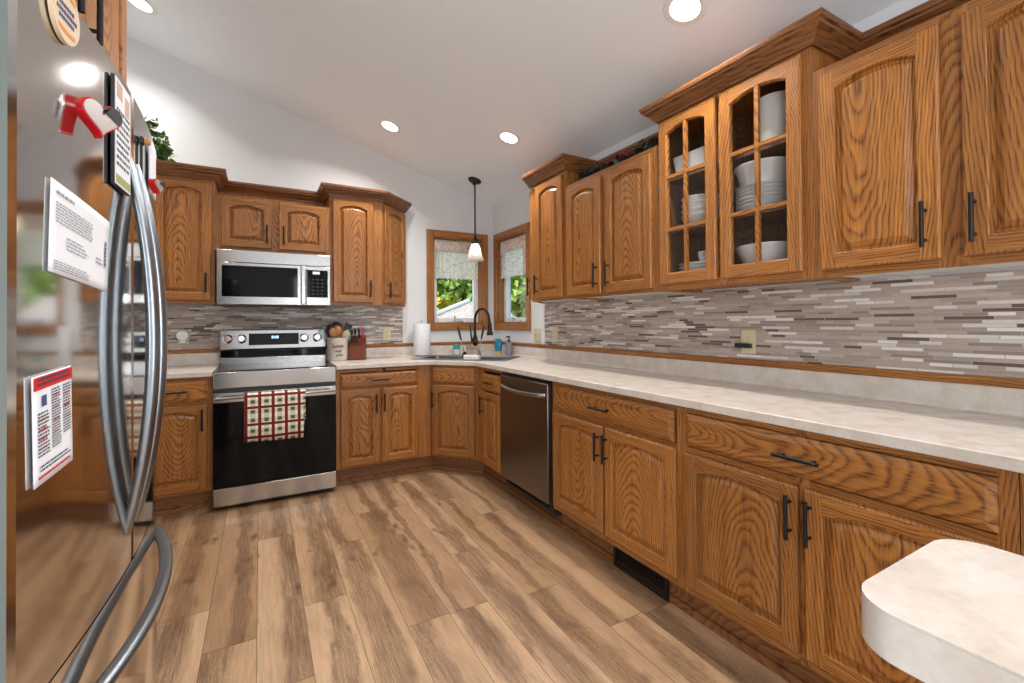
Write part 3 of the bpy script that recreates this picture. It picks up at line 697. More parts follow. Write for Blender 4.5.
# back wall: tall left, short one over the microwave, tall with angled end
w = 2.80-2.405
r = upper('wall_cabinet', 'tall oak wall cabinet left of the microwave with one arched door', (-2.80, -.31, 0), 0, w, UZ-.005, 2.272, .305, 'white_melamine', [(0, .05), (w-.04, w)], [(UZ-.005, 1.42), (2.225, 2.272)])
door(r, .045, .372, 1.40, 2.238, (.343, 1.524))
w = 2.404-1.632
r = upper('wall_cabinet', 'short oak wall cabinet above the microwave with two small arched doors', (-2.404, -.31, 0), 0, w, 1.768, 2.165, .305, 'white_melamine', [(0, .045), (.35, .42), (w-.03, w)], [(1.768, 1.80), (2.13, 2.165)])
door(r, .037, .362, 1.795, 2.15, (.327, 1.90)); door(r, .410, .748, 1.795, 2.15, (.440, 1.90))
def angled_cab(label, loc, rz, w, face, z0, z1, hx, dr, mirror=False, hz=1.51, adoor=(.03, .36), ah=.06, apull=True):
    """front of width w; angled end of length (pa -> wall)"""
    r = thing('wall_cabinet', label, 'cabinet', loc, rz)
    dpt = .305; e = .268
    if not mirror:
        poly = [(.0005, .019), (w, .019), (w+e, .019+e-.002), (w+e, dpt), (.0005, dpt)]; af = T((w, 0, 0), R(45))
    else:
        poly = [(0, .019), (w-.0005, .019), (w-.0005, dpt), (-e, dpt), (-e, .019+e-.002)]; af = T((-e-.012, e+.012, 0), R(-45))
    mb = MB(); mb.prism(poly, z0+.012, z1, 0); mb.prism([(a*.985, b+.001) for a, b in poly], z0+.011, z0+.013, 1); obj('body', mb, ['oak_v', 'white_melamine'], r)
    L = (e+.012)*math.sqrt(2)
    return r, af, L
w = 1.6315-1.213
r, af, L = angled_cab('tall oak wall cabinet right of the microwave with an angled end door', (-1.6315, -.31, 0), 0, w, None, UZ-.005, 2.272, 0, None)
face_frame(r, w, UZ-.005, 2.272, [(0, .05), (w-.09, w)], [(UZ-.005, 1.42), (2.225, 2.272)])
door(r, .022, .344, 1.40, 2.238, (.314, 1.515))
face_frame(r, L, UZ-.005, 2.272, [(0.004, .03), (L-.045, L-.012)], [(UZ-.005, 1.42), (2.225, 2.272)], af)
door(r, .022, L-.03, 1.40, 2.238, (.052, 1.51), af)
# right wall uppers
UR = -PI/2
w = 1.705-1.270
r, af, L = angled_cab('tall oak wall cabinet beside the right window with an angled end door', (-.31, -1.270, 0), UR, w, None, UZ, 2.272, 0, None, True)
face_frame(r, w, UZ, 2.272, [(0, .085), (w-.03, w)], [(UZ, 1.42), (2.225, 2.272)])
door(r, .075, .412, 1.402, 2.238, (.112, 1.505))
face_frame(r, L, UZ, 2.272, [(.012, .045), (L-.03, L-.004)], [(UZ, 1.42), (2.225, 2.272)], af)
door(r, .03, L-.022, 1.402, 2.238, (L-.055, 1.505), af)
w = 2.529-1.706
r = upper('wall_cabinet', 'oak wall cabinet with two arched doors under the berry garland', (-.31, -1.706, 0), UR, w, UZ, 2.15, .305, 'white_melamine', [(0, .04), (.36, .43), (w-.055, w)], [(UZ, 1.425), (2.10, 2.15)])
door(r, .028, .372, 1.405, 2.118, (.343, 1.512), L=.15); door(r, .417, .778, 1.405, 2.118, (.452, 1.512), L=.15)
w = 4.02-3.272
r = upper('wall_cabinet', 'oak wall cabinet right of the glass door cabinet with two arched doors and black pulls', (-.31, -3.272, 0), UR, w, UZ+.003, 2.16, .305, 'white_melamine', [(0, .04), (.355, .425), (w-.04, w)], [(UZ+.003, 1.43), (2.10, 2.16)])
door(r, .027, .364, 1.415, 2.128, (.330, 1.521)); door(r, .414, .735, 1.415, 2.128, (.440, 1.521))
w = .78
r = upper('wall_cabinet', 'oak wall cabinet cut off by the right edge of the photo', (-.31, -4.021, 0), UR, w, UZ+.003, 2.16, .305, 'white_melamine', [(0, .04), (.355, .425), (w-.04, w)], [(UZ+.003, 1.43), (2.10, 2.16)])
door(r, .027, .364, 1.415, 2.128, (.330, 1.521)); door(r, .414, .745, 1.415, 2.128, (.440, 1.521))
# glass door cabinet
w = 3.271-2.530; z0, z1 = UZ+.002, 2.272
r = thing('glass_cabinet', 'tall oak wall cabinet with two glass doors showing white dishes', 'cabinet', (-.31, -2.530, 0), UR)
mb = MB(); mb.box(.0005, .017, .019, .305, z0, z1); mb.box(w-.017, w-.0005, .019, .305, z0, z1); mb.box(.017, w-.017, .019, .305, z1-.018, z1)
mb.box(.017, w-.017, .019, .305, z0+.012, z0+.028); obj('body', mb, 'oak_v', r)
mb = MB(); mb.box(.0172, w-.0172, .296, .303, z0+.0285, z1-.0185); mb.box(.0172, .0185, .02, .296, z0+.0285, z1-.0185); mb.box(w-.0185, w-.0172, .02, .296, z0+.0285, z1-.0185)
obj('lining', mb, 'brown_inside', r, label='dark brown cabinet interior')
SH = (1.70, 1.965)
for zs in SH:
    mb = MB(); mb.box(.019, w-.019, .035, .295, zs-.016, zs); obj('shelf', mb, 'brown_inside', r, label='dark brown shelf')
face_frame(r, w, z0, z1, [(0, .035), (.345, .385), (w-.045, w)], [(z0, 1.43), (2.225, z1)])
for x0, x1 in ((.010, .340), (.360, .708)):
    mb, (ox0, ox1, oz0, os_, ot) = door_mesh(x0, x1, 1.418, 2.246, .050, True)
    cx = (ox0+ox1)/2; t = .0085; a = (ox1-ox0)/2; s_ = ot-os_; Rr = (a*a+s_*s_)/(2*s_); zc = ot-Rr
    mb.box(cx-t, cx+t, -DT+.001, -.004, oz0-.002, ot-.002, 0)
    mz = (1.690, 1.955)
    for q in mz: mb.box(ox0-.003, cx-t, -DT+.001, -.004, q-t, q+t, 1); mb.box(cx+t, ox1+.003, -DT+.001, -.004, q-t, q+t, 1)
    d = obj('door', mb, ['oak_v', 'oak_h'], r, angle=25)
    for xa, xb in ((ox0-.004, cx-t+.003), (cx+t-.003, ox1+.004)):
        for za, zb in ((oz0-.004, mz[0]-t+.003), (mz[0]+t-.003, mz[1]-t+.003)):
            mb = MB(); mb.box(xa, xb, -.0075, -.0045, za, zb); obj('glass_pane', mb, 'cab_glass', d)
        mb = MB(); pts = [(xa, mz[1]+t-.003), (xb, mz[1]+t-.003)]
        for k in range(7):
            x = xb+(xa-xb)*k/6; xx = min(max(x, ox0+.001), ox1-.001); pts.append((x, zc+math.sqrt(Rr*Rr-(xx-cx)**2)+.003))
        mb.prism(pts, .0045, .0075); mb.xf(Matrix.Rotation(PI/2, 4, 'X')); obj('glass_pane', mb, 'cab_glass', d)

# crown moulding: one continuous run on each wall
cprof = [(-.004, 2.262), (.012, 2.262), (.014, 2.270), (.022, 2.275), (.030, 2.288), (.046, 2.304), (.056, 2.309), (.058, 2.318), (.066, 2.322), (.070, 2.332), (.070, 2.343), (-.004, 2.343)]
r = thing('crown_molding', 'stepped oak crown molding over the back wall cabinets', 'molding')
mb = MB(); strip_run(mb, [(-2.82, -.3105), (-2.4045, -.3105), (-2.4045, -.0145), (-1.632, -.0145), (-1.632, -.3105), (-1.213, -.3105), (-.935, -.0325)], cprof, -1); obj('crown', mb, ['oak_crown', 'oak_crown_y'], r, center=False)
mb = MB(); mb.box(-2.404, -1.6325, -.014, -.002, 2.166, 2.272)
for k in range(19): xx = -2.39+k*.04; mb.cyl((xx, -.0145, 2.168), (xx, -.0145, 2.262), .0025, 6)
obj('beadboard', mb, 'oak_v', r, label='beaded oak board under the recessed crown')
r = thing('crown_molding', 'stepped oak crown molding over the right wall cabinets', 'molding')
mb = MB(); strip_run(mb, [(-.0325, -.990), (-.3105, -1.268), (-.3105, -1.7055), (-.0145, -1.7055), (-.0145, -2.5295), (-.3105, -2.5295), (-.3105, -3.2715), (-.0145, -3.2715), (-.0145, -4.80)], cprof, -1); obj('crown', mb, ['oak_crown', 'oak_crown_y'], r, center=False)
for ya, yb in ((-2.529, -1.707), (-4.8, -3.273)):
    mb = MB(); mb.box(-.014, -.002, ya, yb, 2.151+.011, 2.272); obj('backer_board', mb, 'oak_v', r)

# ---------------------------------------------------------------- range
RX0, RX1 = -2.3895, -1.6365; RY = -.684
r = thing('range', 'stainless steel freestanding electric range with black glass oven door', 'range')
cx = (RX0+RX1)/2
mb = MB(); mb.box(RX0+.004, RX1-.004, -.635, -.03, .03, .895); obj('body', mb, 'charcoal', r)
for xx in (RX0+.06, RX1-.06):
    mb = MB(); mb.cyl((xx, -.58, 0.001), (xx, -.58, .03), .02); obj('foot', mb, 'black_plastic', r)
mb = MB(); mb.box(RX0, RX1, RY, -.636, .803, .913); obj('front_panel', mb, 'steel', r, bev=.006)
mb = MB(); mb.box(RX0, RX1, RY+.02, -.105, .9135, .919); ck = obj('cooktop', mb, 'black_glass', r, bev=.002)
for (bx, by, br) in ((cx-.19, -.50, .115), (cx+.19, -.50, .09), (cx-.19, -.24, .08), (cx+.19, -.24, .115)):
    mb = MB(); mb.lathe([(br-.002, .9191), (br, .9194)], (bx, by, 0), 40, 0, None, False); obj('burner_ring', mb, 'charcoal', ck)
bg = [(-.030, .90), (-.108, .90), (-.108, .968), (-.095, .975), (-.095, 1.022), (-.112, 1.034), (-.088, 1.180), (-.060, 1.188), (-.030, 1.188)]
def xprism(mb, poly, x0, x1, m=0):
    n = len(poly); vs = [(x0, y, z) for y, z in poly]+[(x1, y, z) for y, z in poly]
    mb.add(vs, [(k, (k+1) % n, n+(k+1) % n, n+k) for k in range(n)]+[tuple(reversed(range(n))), tuple(range(n, 2*n))], m)
mb = MB(); xprism(mb, bg, RX0+.002, RX1-.002); bgo = obj('backguard', mb, 'steel', r, bev=.003)
mb = MB(); mb.box(RX0+.003, RX1-.003, -.0965, -.094, .975, 1.023); obj('black_strip', mb, 'black_glass', bgo)
def bgy(z): return -.112+(z-1.034)*(.024/.146)                  # front face of the sloping control panel
tilt = math.atan(.024/.146)
mb = MB(); mb.box(-.183, .172, -.0025, .002, -.046, .046); mb.xf(Matrix.Translation((cx-.004, bgy(1.108)-.0005, 1.108)) @ Matrix.Rotation(-tilt, 4, 'X')); dsp = obj('display_panel', mb, 'black_glass', bgo)
def digits(txt, size, Mx, mat, parent, name='digits'):
    cu = bpy.data.curves.new(name, 'FONT'); cu.body = txt; cu.size = size; cu.align_x = 'CENTER'; cu.align_y = 'CENTER'; cu.extrude = .0004
    tmp = bpy.data.objects.new('tmp', cu); COL.objects.link(tmp); dg = bpy.context.evaluated_depsgraph_get(); dg.update()
    me = bpy.data.meshes.new_from_object(tmp.evaluated_get(dg)); bpy.data.objects.remove(tmp); me.materials.clear(); me.materials.append(M[mat])
    o = bpy.data.objects.new(name, me); COL.objects.link(o); o.parent = parent
    o.matrix_local = FR.get(parent.name, Matrix.Identity(4)).inverted() @ Mx; FR[o.name] = Mx; return o
RXX = Matrix.Rotation(PI/2, 4, 'X')
digits('8:08', .030, Matrix.Translation((cx-.004, bgy(1.122)-.0032, 1.122)) @ Matrix.Rotation(-tilt, 4, 'X') @ RXX, 'display', dsp)
KN = ((cx-.327), (cx-.235), (cx+.207), (cx+.307))
for kx in KN:
    Mx = Matrix.Translation((kx, bgy(1.112), 1.112)) @ Matrix.Rotation(-tilt, 4, 'X') @ Matrix.Rotation(PI/2, 4, 'X')
    mb = MB(); mb.lathe([(.036, 0), (.036, .004), (.030, .006), (.027, .008), (.025, .028), (.022, .031)], (0, 0, 0), 24, 0); mb.box(-.004, .004, -.024, .024, .030, .036); mb.xf(Mx)
    obj('knob', mb, 'chrome', bgo)
# oven door
mb = MB(); mb.box(RX0+.001, RX1-.001, RY, -.637, .712, .776, 0); mb.box(RX0+.001, RX1-.001, RY+.001, -.637, .158, .7115, 1)
od = obj('oven_door', mb, ['steel', 'black_glass'], r, bev=.003)
mb = MB(); mb.tube([(RX0+.012, RY-.046, .748), (RX1-.012, RY-.046, .748)], .017, 12, 0, .6)
for xx in (RX0+.035, RX1-.035): mb.box(xx-.014, xx+.014, RY-.045, RY+.002, .736, .760)
obj('handle', mb, 'steel', od, bev=.002, label='flat stainless handle bar')
mb = MB(); mb.box(RX0+.001, RX1-.001, RY, -.637, .034, .151); obj('drawer', mb, 'steel', r, bev=.004, label='stainless storage drawer front')
# towel over the oven handle
r = None
mb = MB(); tw0, tw1 = -2.214, -1.846; hy = RY-.046; n = 25
path = [(.045, .56), (.040, .62), (.034, .70), (.024, .745), (.022, .757), (.012, .765), (0, .767), (-.012, .765), (-.022, .757), (-.025, .745), (-.030, .70), (-.034, .62), (-.037, .54), (-.040, .458)]
vs = []; fs = []
for i, (dy, z) in enumerate(path):
    for k in range(n+1):
        t = k/n; x = tw0+(tw1-tw0)*t; low = max(0, (.757-z)/.3)
        xx = x-(.016*low*(t) if i > 6 else -.012*low*t)
        vs.append((xx, hy+dy+.006*low*math.sin(t*9+.6), z-.012*t*low))
for i in range(len(path)-1):
    for k in range(n): a = i*(n+1)+k; fs.append((a, a+1, a+n+2, a+n+1))
mb.add(vs, fs, 0, True)
to = obj('dish_towel', mb, 'plaid', angle=180); so = to.modifiers.new('thick', 'SOLIDIFY'); so.thickness = .003; so.offset = 1
tag(to, 'red, green and cream plaid dish towel hanging over the oven door handle', 'towel')

# ---------------------------------------------------------------- microwave
r = thing('microwave', 'stainless over-the-range microwave with black window', 'microwave')
MY = -.388; mz0, mz1 = 1.369, 1.7645
mb = MB(); mb.box(RX0+.003, RX1-.003, -.36, -.012, mz0+.006, mz1-.001); mb.box(RX0+.02, RX1-.02, -.35, -.05, mz0-.006, mz0+.006); obj('body', mb, 'charcoal', r)
mb = MB(); mb.box(RX0, RX1, MY, -.361, 1.676, mz1); obj('top_panel', mb, 'steel', r, bev=.003)
dx1 = -1.812
mb = MB(); mb.box(RX0, dx1, MY, -.361, mz0+.002, 1.674); dr = obj('door', mb, 'steel', r, bev=.003)
mb = MB(); mb.box(-2.360, -1.870, MY-.002, MY+.004, 1.428, 1.653); obj('window', mb, 'black_glass', dr, bev=.001, label='black glass window')
mb = MB(); mb.box(-1.848, -1.820, MY-.042, MY-.026, 1.378, 1.672)
for zz in (1.40, 1.65): mb.box(-1.844, -1.824, MY-.028, MY+.001, zz-.012, zz+.012)
obj('handle', mb, 'steel', dr, bev=.004, label='flat vertical handle')
mb = MB(); mb.box(dx1+.002, RX1, MY, -.361, mz0+.002, 1.674); cp = obj('control_panel', mb, 'steel', r, bev=.003)
mb = MB(); mb.box(dx1+.006, -1.656, MY-.002, MY+.004, 1.432, 1.645); kp = obj('keypad', mb, 'black_glass', cp, bev=.001)
mb = MB(); mb.box(-1.765, -1.715, MY-.003, MY-.0015, 1.612, 1.633); obj('screen', mb, 'display_dim', cp)
mb = MB()
for i in range(3):
    for k in range(5): mb.box(-1.772+i*.034, -1.756+i*.034, MY-.0026, MY-.0016, 1.455+k*.028, 1.462+k*.028)
obj('key_marks', mb, 'charcoal', cp)

# ---------------------------------------------------------------- dishwasher
r = thing('dishwasher', 'dark stainless dishwasher under the counter right of the sink', 'dishwasher', (-.61, -1.3475, 0), RW)
w = .624
mb = MB(); mb.box(.012, w-.012, .02, .57, .10, .87); obj('body', mb, 'charcoal', r)
mb = MB(); mb.box(.022, w-.004, -.032, .018, .150, .862); dd = obj('door', mb, 'steel_dark', r, bev=.005)
pts = []; rad = []
for k in range(17):
    t = k/16; pts.append((.034+t*(w-.052), -.034-.034*math.sin(PI*t)**.6, .792-.012*math.sin(PI*t))); rad.append(.013)
mb = MB(); mb.tube(pts, rad, 12, 0, .75, up=(0, 1, 0)); obj('handle', mb, 'steel', dd, label='bowed stainless towel bar handle')
mb = MB(); mb.box(.004, w-.001, .020, .060, .076, .148); obj('toe_panel', mb, 'black_plastic', r)
mb = MB(); mb.box(.002, w-.001, .062, .078, .001, .074); mb.box(.002, w-.001, .052, .0615, .001, .035); obj('toe_board', mb, 'oak_shaded', r, label='oak board along the floor')
mb = MB(); mb.box(.010, w-.004, -.008, .018, .865, .884); obj('top_gap_shade', mb, 'black_plastic', r)  # black strip standing in for the shaded gap under the counter
mb = MB(); mb.box(w-.0035, w-.0005, -.010, .018, .124, .884); obj('side_gap_shade', mb, 'black_plastic', r)  # black strip standing in for the dark of the side gap

# ---------------------------------------------------------------- sink, faucet and things around it
SM = T((SKC.x, SKC.y, 0), SKA)
r = thing('sink', 'drop-in stainless double bowl sink set across the corner', 'sink', (SKC.x, SKC.y, 0), SKA)
hw, hd = .425, .245
def rrect(x0, x1, y0, y1, rad, n=5):
    out = []
    for cx_, cy_, a in ((x1-rad, y1-rad, 0), (x0+rad, y1-rad, 90), (x0+rad, y0+rad, 180), (x1-rad, y0+rad, 270)):
        for k in range(n+1): an = R(a+90*k/n); out.append((cx_+rad*math.cos(an), cy_+rad*math.sin(an)))
    return out
def lp(poly, z): return [(x, y, z) for x, y in poly]
mb = MB()
mb.loops([lp(rrect(-hw, hw, -hd, hd, .03), ZC+.0006), lp(rrect(-hw, hw, -hd, hd, .03), ZC+.004), lp(rrect(-hw+.012, hw-.012, -hd+.012, hd-.012, .028), ZC+.008)], 0, cap=False)
outer = rrect(-hw+.012, hw-.012, -hd+.012, hd-.012, .028)
bowls = [(-.385, -.012, -.205, .150), (.012, .385, -.205, .150)]
# deck with two bowl openings
hs = [rrect(*b, .05) for b in bowls]
al = outer+hs[0]+hs[1]
tri = tessellate_polygon([[Vector((*p, 0)) for p in q] for q in (outer, hs[0], hs[1])])
mb.add([(x, y, ZC+.008) for x, y in al], [tuple(t) for t in tri])
for b, h_ in zip(bowls, hs):
    mb.loops([lp(h_, ZC+.008), lp(rrect(b[0]+.006, b[1]-.006, b[2]+.006, b[3]-.006, .05), ZC+.002), lp(rrect(b[0]+.018, b[1]-.018, b[2]+.018, b[3]-.018, .05), ZC-.15), lp(rrect(b[0]+.04, b[1]-.04, b[2]+.04, b[3]-.04, .04), ZC-.165)], 0)
obj('basin', mb, 'steel_sink', r, angle=40)
for b in bowls:
    mb = MB(); mb.lathe([(.042, ZC-.1648), (.040, ZC-.162), (.030, ZC-.163), (.012, ZC-.1645)], ((b[0]+b[1])/2, -.02, 0), 20); obj('drain', mb, 'chrome', r)
# faucet
fx, fy = sk(0.0, .195)
r = thing('faucet', 'dark bronze gooseneck pull-down faucet behind the corner sink', 'faucet', (fx, fy, 0), R(8))
zf = ZC+.0085
mb = MB(); mb.lathe([(.031, zf), (.031, zf+.006), (.026, zf+.012), (.022, zf+.03), (.020, zf+.10), (.024, zf+.11), (.026, zf+.14), (.021, zf+.17), (.014, zf+.19)], (0, 0, 0), 20)
obj('base', mb, 'bronze', r)
pts = [(0, 0, zf+.18), (0, 0, zf+.26), (0, 0, zf+.33)]
for k in range(1, 12): a = PI*k/12; pts.append((0.0+.02*(1-math.cos(a)), -.085*(1-math.cos(a)), zf+.33+.095*math.sin(a)))
pts += [(.042, -.172, zf+.315), (.044, -.175, zf+.295)]
mb = MB(); mb.tube(pts, .0125, 12); sp = obj('spout', mb, 'bronze', r)
mb = MB(); mb.lathe([(.014, 0), (.018, -.02), (.021, -.07), (.030, -.10), (.030, -.112), (.02, -.114)], (.044, -.176, zf+.30), 18); obj('spray_head', mb, 'bronze', sp)
mb = MB(); mb.cyl((-.018, -.006, zf+.125), (-.05, -.02, zf+.135), .011); mb.tube([(-.046, -.018, zf+.135), (-.058, -.02, zf+.20), (-.062, -.018, zf+.285)], [.009, .008, .006], 10); obj('lever', mb, 'bronze', r)
# two long tools standing in the sink against the faucet, the cloth and the caddy
def tool(name, label, top, bot, headmat, hl=.13):
    top, bot = Vector(top), Vector(bot); d = (bot-top).normalized(); L = (bot-top).length
    t = thing(name, label, 'utensil', bot)
    a = top-bot; u = -d
    mb = MB(); mb.tube([a, a-u*.02, a-u*.08, a-u*hl], [.006, .010, .010, .007], 12); obj('grip', mb, 'black_plastic', t, label='black grip')
    mb = MB(); mb.cyl(a-u*hl, Vector((0, 0, 0))+u*.02, .0035, 10); obj('shaft', mb, headmat, t)
    side = u.cross(Vector((0, 1, 0))).normalized(); q = Matrix((side, u.cross(side), u)).transposed().to_4x4()
    mb = MB(); mb.loops([[(x_*s_, .0012*(1 if x_*0+1 else 1), z_) for x_, z_ in ((-.018, .03), (.018, .03), (.030, -.01), (.030, -.085), (-.030, -.085), (-.030, -.01))] for s_ in (1, 1)], 0, cap=True)
    mb = MB(); mb.prism([(-.014, .03), (-.032, -.01), (-.034, -.085), (.034, -.085), (.032, -.01), (.014, .03)], -.0012, .0012); mb.xf(q @ Matrix.Rotation(PI/2, 4, 'X')); obj('blade', mb, headmat, t, bev=.0005)
    return t
tool('grill_spatula', 'long steel spatula with black grip leaning left in the sink', (-.572, -.42, 1.195), (-.508, -.430, .935), 'steel')
tool('grill_fork', 'long steel turner with black grip standing upright right of the faucet', (-.353, -.510, 1.206), (-.422, -.539, .953), 'steel')
mb = MB(); vs = []; fs = []; n = 9
for i in range(n+1):
    for k in range(n+1):
        a, b = i/n, k/n; x = (b-.5)*(.13+.03*(1-a)); vs.append((x, .03*math.sin(a*2.2)-.06*a+.006*math.sin(7*b+3*a), .115*(1-a)**.9+.008*math.sin(5*b)*(1-a)))
for i in range(n):
    for k in range(n): q = i*(n+1)+k; fs.append((q, q+1, q+n+2, q+n+1))
mb.add(vs, fs, 0, True)
mx, my = sk(.035, .085); mb.xf(Matrix.Diagonal((.72, .72, .85, 1))); o = obj('dish_cloth', mb, 'sponge', None, T((mx-.02, my-.0, ZC+.009), R(-35)), angle=180); so = o.modifiers.new('thick', 'SOLIDIFY'); so.thickness = .006
tag(o, 'brown patterned dish cloth draped over the sink divider below the faucet', 'cloth')
mx, my = sk(.115, -.205)
r = thing('sponge_caddy', 'small white perforated sponge caddy hung on the front of the sink', 'caddy', (mx, my, ZC+.009), SKA)
mb = MB(); mb.box(-.062, .062, -.008, -.003, -.02, .036); mb.box(-.062, .062, .045, .05, -.06, .030); mb.box(-.062, -.058, -.003, .045, -.06, .030); mb.box(.058, .062, -.003, .045, -.06, .030); mb.box(-.062, .062, -.003, .045, -.062, -.058)
obj('basket', mb, 'white_plastic', r, bev=.002)
mb = MB()
for k in range(8): mb.cyl((-.049+k*.014, -.0085, .012), (-.049+k*.014, -.0078, .012), .0042, 8)
obj('hole_row', mb, 'charcoal', r, label='row of dark perforations')
r = thing('jar', 'small clear jar with a teal lid behind the sink', 'jar', (-.447, -.085, ZC+.001))
mb = MB(); mb.lathe([(.026, 0), (.031, .004), (.031, .045), (.026, .052)], (0, 0, 0), 20); obj('glass_body', mb, 'clear_jar', r)
mb = MB(); mb.lathe([(.032, .050), (.033, .055), (.033, .092), (.029, .098)], (0, 0, 0), 20); obj('lid', mb, 'teal', r)
r = thing('soap_bottle', 'blue green dish soap bottle with clear cap right of the faucet', 'bottle', (-.091, -.285, ZC+.001), R(-45))
mb = MB(); mb.lathe([(.024, 0), (.030, .006), (.031, .02), (.040, .07), (.041, .10), (.034, .135), (.020, .150), (.013, .155)], (0, 0, 0), 24); mb.xf(Matrix.Diagonal((1, .6, 1, 1))); b_ = obj('bottle_body', mb, 'clear_soap', r)
mb = MB(); mb.lathe([(.0245, .001), (.0305, .007), (.0315, .026)], (0, 0, 0), 24); mb.xf(Matrix.Diagonal((1.02, .62, 1, 1))); obj('label_band', mb, 'yellow', b_)
mb = MB(); mb.lathe([(.014, .155), (.014, .162), (.010, .166), (.008, .185)], (0, 0, 0), 16); obj('cap', mb, 'silver', r)
r = thing('soap_dispenser', 'grey soap dispenser with black pump by the right window', 'dispenser', (-.072, -.465, ZC+.001), R(200))
mb = MB(); mb.lathe([(.030, 0), (.034, .004), (.034, .112), (.030, .122), (.014, .128)], (0, 0, 0), 24); obj('bottle_body', mb, 'grey_bottle', r)
mb = MB(); mb.lathe([(.015, .126), (.015, .140), (.006, .142), (.006, .165), (.012, .167), (.012, .178)], (0, 0, 0), 14); mb.tube([(0, 0, .173), (.03, 0, .174), (.042, 0, .166)], [.007, .006, .004], 8); obj('pump', mb, 'black_plastic', r)
r = thing('paper_towel_roll', 'white paper towel roll on a stand left of the sink', 'paper towel', (-.812, -.135, ZC+.001))
mb = MB(); mb.lathe([(.068, 0), (.068, .006), (.060, .010)], (0, 0, 0), 28); mb.cyl((0, 0, .008), (0, 0, .318), .006); mb.lathe([(.010, .316), (.012, .324), (.006, .332)], (0, 0, 0), 14); obj('stand', mb, 'silver', r)
mb = MB(); mb.lathe([(.021, .0125), (.076, .0125), (.078, .016), (.078, .296), (.076, .300), (.021, .300)], (0, 0, 0), 40); obj('roll', mb, 'towel_paper', r, angle=30)

# ---------------------------------------------------------------- crock with utensils, knife block
CX, CY = -1.556, -.185
r = thing('utensil_crock', 'cream stoneware utensil crock with handwritten words beside the range', 'crock', (CX, CY, ZC+.001))
mb = MB(); mb.lathe([(.070, 0), (.076, .004), (.080, .02), (.081, .175), (.083, .180), (.083, .188), (.078, .190), (.072, .186), (.072, .02), (.01, .016)], (0, 0, 0), 40); cr = obj('pot', mb, 'crock', r)
def wrap_text(lines, rad, ang, parent, mat):
    for k, (tx, z, size, da) in enumerate(lines):
        cu = bpy.data.curves.new('words', 'FONT'); cu.body = tx; cu.size = size; cu.align_x = 'CENTER'; cu.align_y = 'CENTER'; cu.shear = .35; cu.offset = .0008
        tmp = bpy.data.objects.new('tmp', cu); COL.objects.link(tmp); dg = bpy.context.evaluated_depsgraph_get(); dg.update()
        me = bpy.data.meshes.new_from_object(tmp.evaluated_get(dg)); bpy.data.objects.remove(tmp)
        for v in me.vertices:
            a = ang+da+v.co.x/rad; zz = z+v.co.y; v.co = (rad*math.cos(a), rad*math.sin(a), zz)
        me.materials.clear(); me.materials.append(M[mat]); o = bpy.data.objects.new('lettering', me); COL.objects.link(o); o.parent = parent
        o.matrix_local = FR[parent.name].inverted(); FR[o.name] = Matrix.Identity(4); o['label'] = 'dark handwritten lettering'
va = math.atan2(-4.1851-CY, -2.1208-CX)
wrap_text([('Love', .122, .046, -.02), ('only', .082, .032, .04), ('you', .050, .036, .18)], .0822, va, cr, 'ink')
def utensil(kind, ang, lean, top, mat, label, grp='utensils in the crock'):
    bx, by = CX+.035*math.cos(ang), CY+.035*math.sin(ang); base = Vector((bx-.03*math.cos(ang), by-.03*math.sin(ang), ZC+.03))
    dirv = Vector((lean*math.cos(ang), lean*math.sin(ang), 1)).normalized(); L = top/dirv.z
    t = thing(kind, label, 'utensil', base, 0, grp); end = dirv*L; hl = .085
    mb = MB(); mb.tube([Vector((0, 0, 0)), dirv*(L-hl)], [.006, .0055], 10); obj('handle', mb, mat if kind != 'spatula' else 'black_plastic', t)
    vd = Vector((-2.12-CX, -4.18-CY, 0)).normalized(); s = vd.cross(dirv).normalized(); q = Matrix((s, dirv, s.cross(dirv))).transposed().to_4x4()
    mb = MB()
    if kind in ('wooden_spoon', 'ladle'):
        rw = .030 if kind == 'wooden_spoon' else .042
        mb.lathe([(.001, -.006), (rw*.6, -.0055), (rw, .002), (rw*.98, .004), (rw*.6, -.001), (.001, -.002)], (0, 0, 0), 20, close=False); mb.xf(Matrix.Diagonal((1, 1.35, 1.6, 1)))
    elif kind == 'spatula':
        mb.prism([(-.014, -.055), (.014, -.055), (.030, -.01), (.033, .045), (.02, .052), (-.03, .040), (-.028, -.01)], -.003, .003)
    else:
        for k in range(5):
            pp = [];
            for j in range(9): a = PI*j/8; w_ = .028*math.sin(a); an = PI*k/5; pp.append((w_*math.cos(an), -.05+.10*j/8, w_*math.sin(an)))
            mb.tube(pp, .002, 6)
    mb.xf(Matrix.Translation(dirv*(L-.045)) @ q); obj('head', mb, mat, t, bev=0)
    return t
utensil('ladle', R(150), .22, .262, 'black_plastic', 'black ladle with a round bowl at the back left of the crock')
utensil('ladle', R(95), .12, .285, 'black_plastic', 'second black ladle at the back of the crock')
utensil('wooden_spoon', R(200), .17, .245, 'wood_spoon', 'wooden spoon with a lighter oval bowl at the left of the crock')
utensil('wooden_spoon', R(270), .05, .265, 'wood_spoon', 'reddish wooden spoon standing in the middle of the crock')
utensil('spatula', R(30), .42, .275, 'black_plastic', 'black slotted turner leaning right in the crock')
utensil('wooden_spoon', R(-20), .33, .225, 'wood_pale', 'pale spoon leaning over the right rim of the crock')
utensil('whisk', R(165), .50, .25, 'teal_blue', 'teal whisk leaning left towards the range')
utensil('spatula', R(5), .46, .215, 'teal_blue', 'teal silicone spatula leaning right beside the knife block')
ka = R(-18)
r = thing('knife_block', 'reddish wooden knife block on the counter beside the crock', 'knife block', (-1.397, -.195, ZC+.001), ka)
mb = MB(); prof = [(-.055, 0), (.075, 0), (.075, .19), (.035, .205), (-.035, .125), (-.055, .118)]
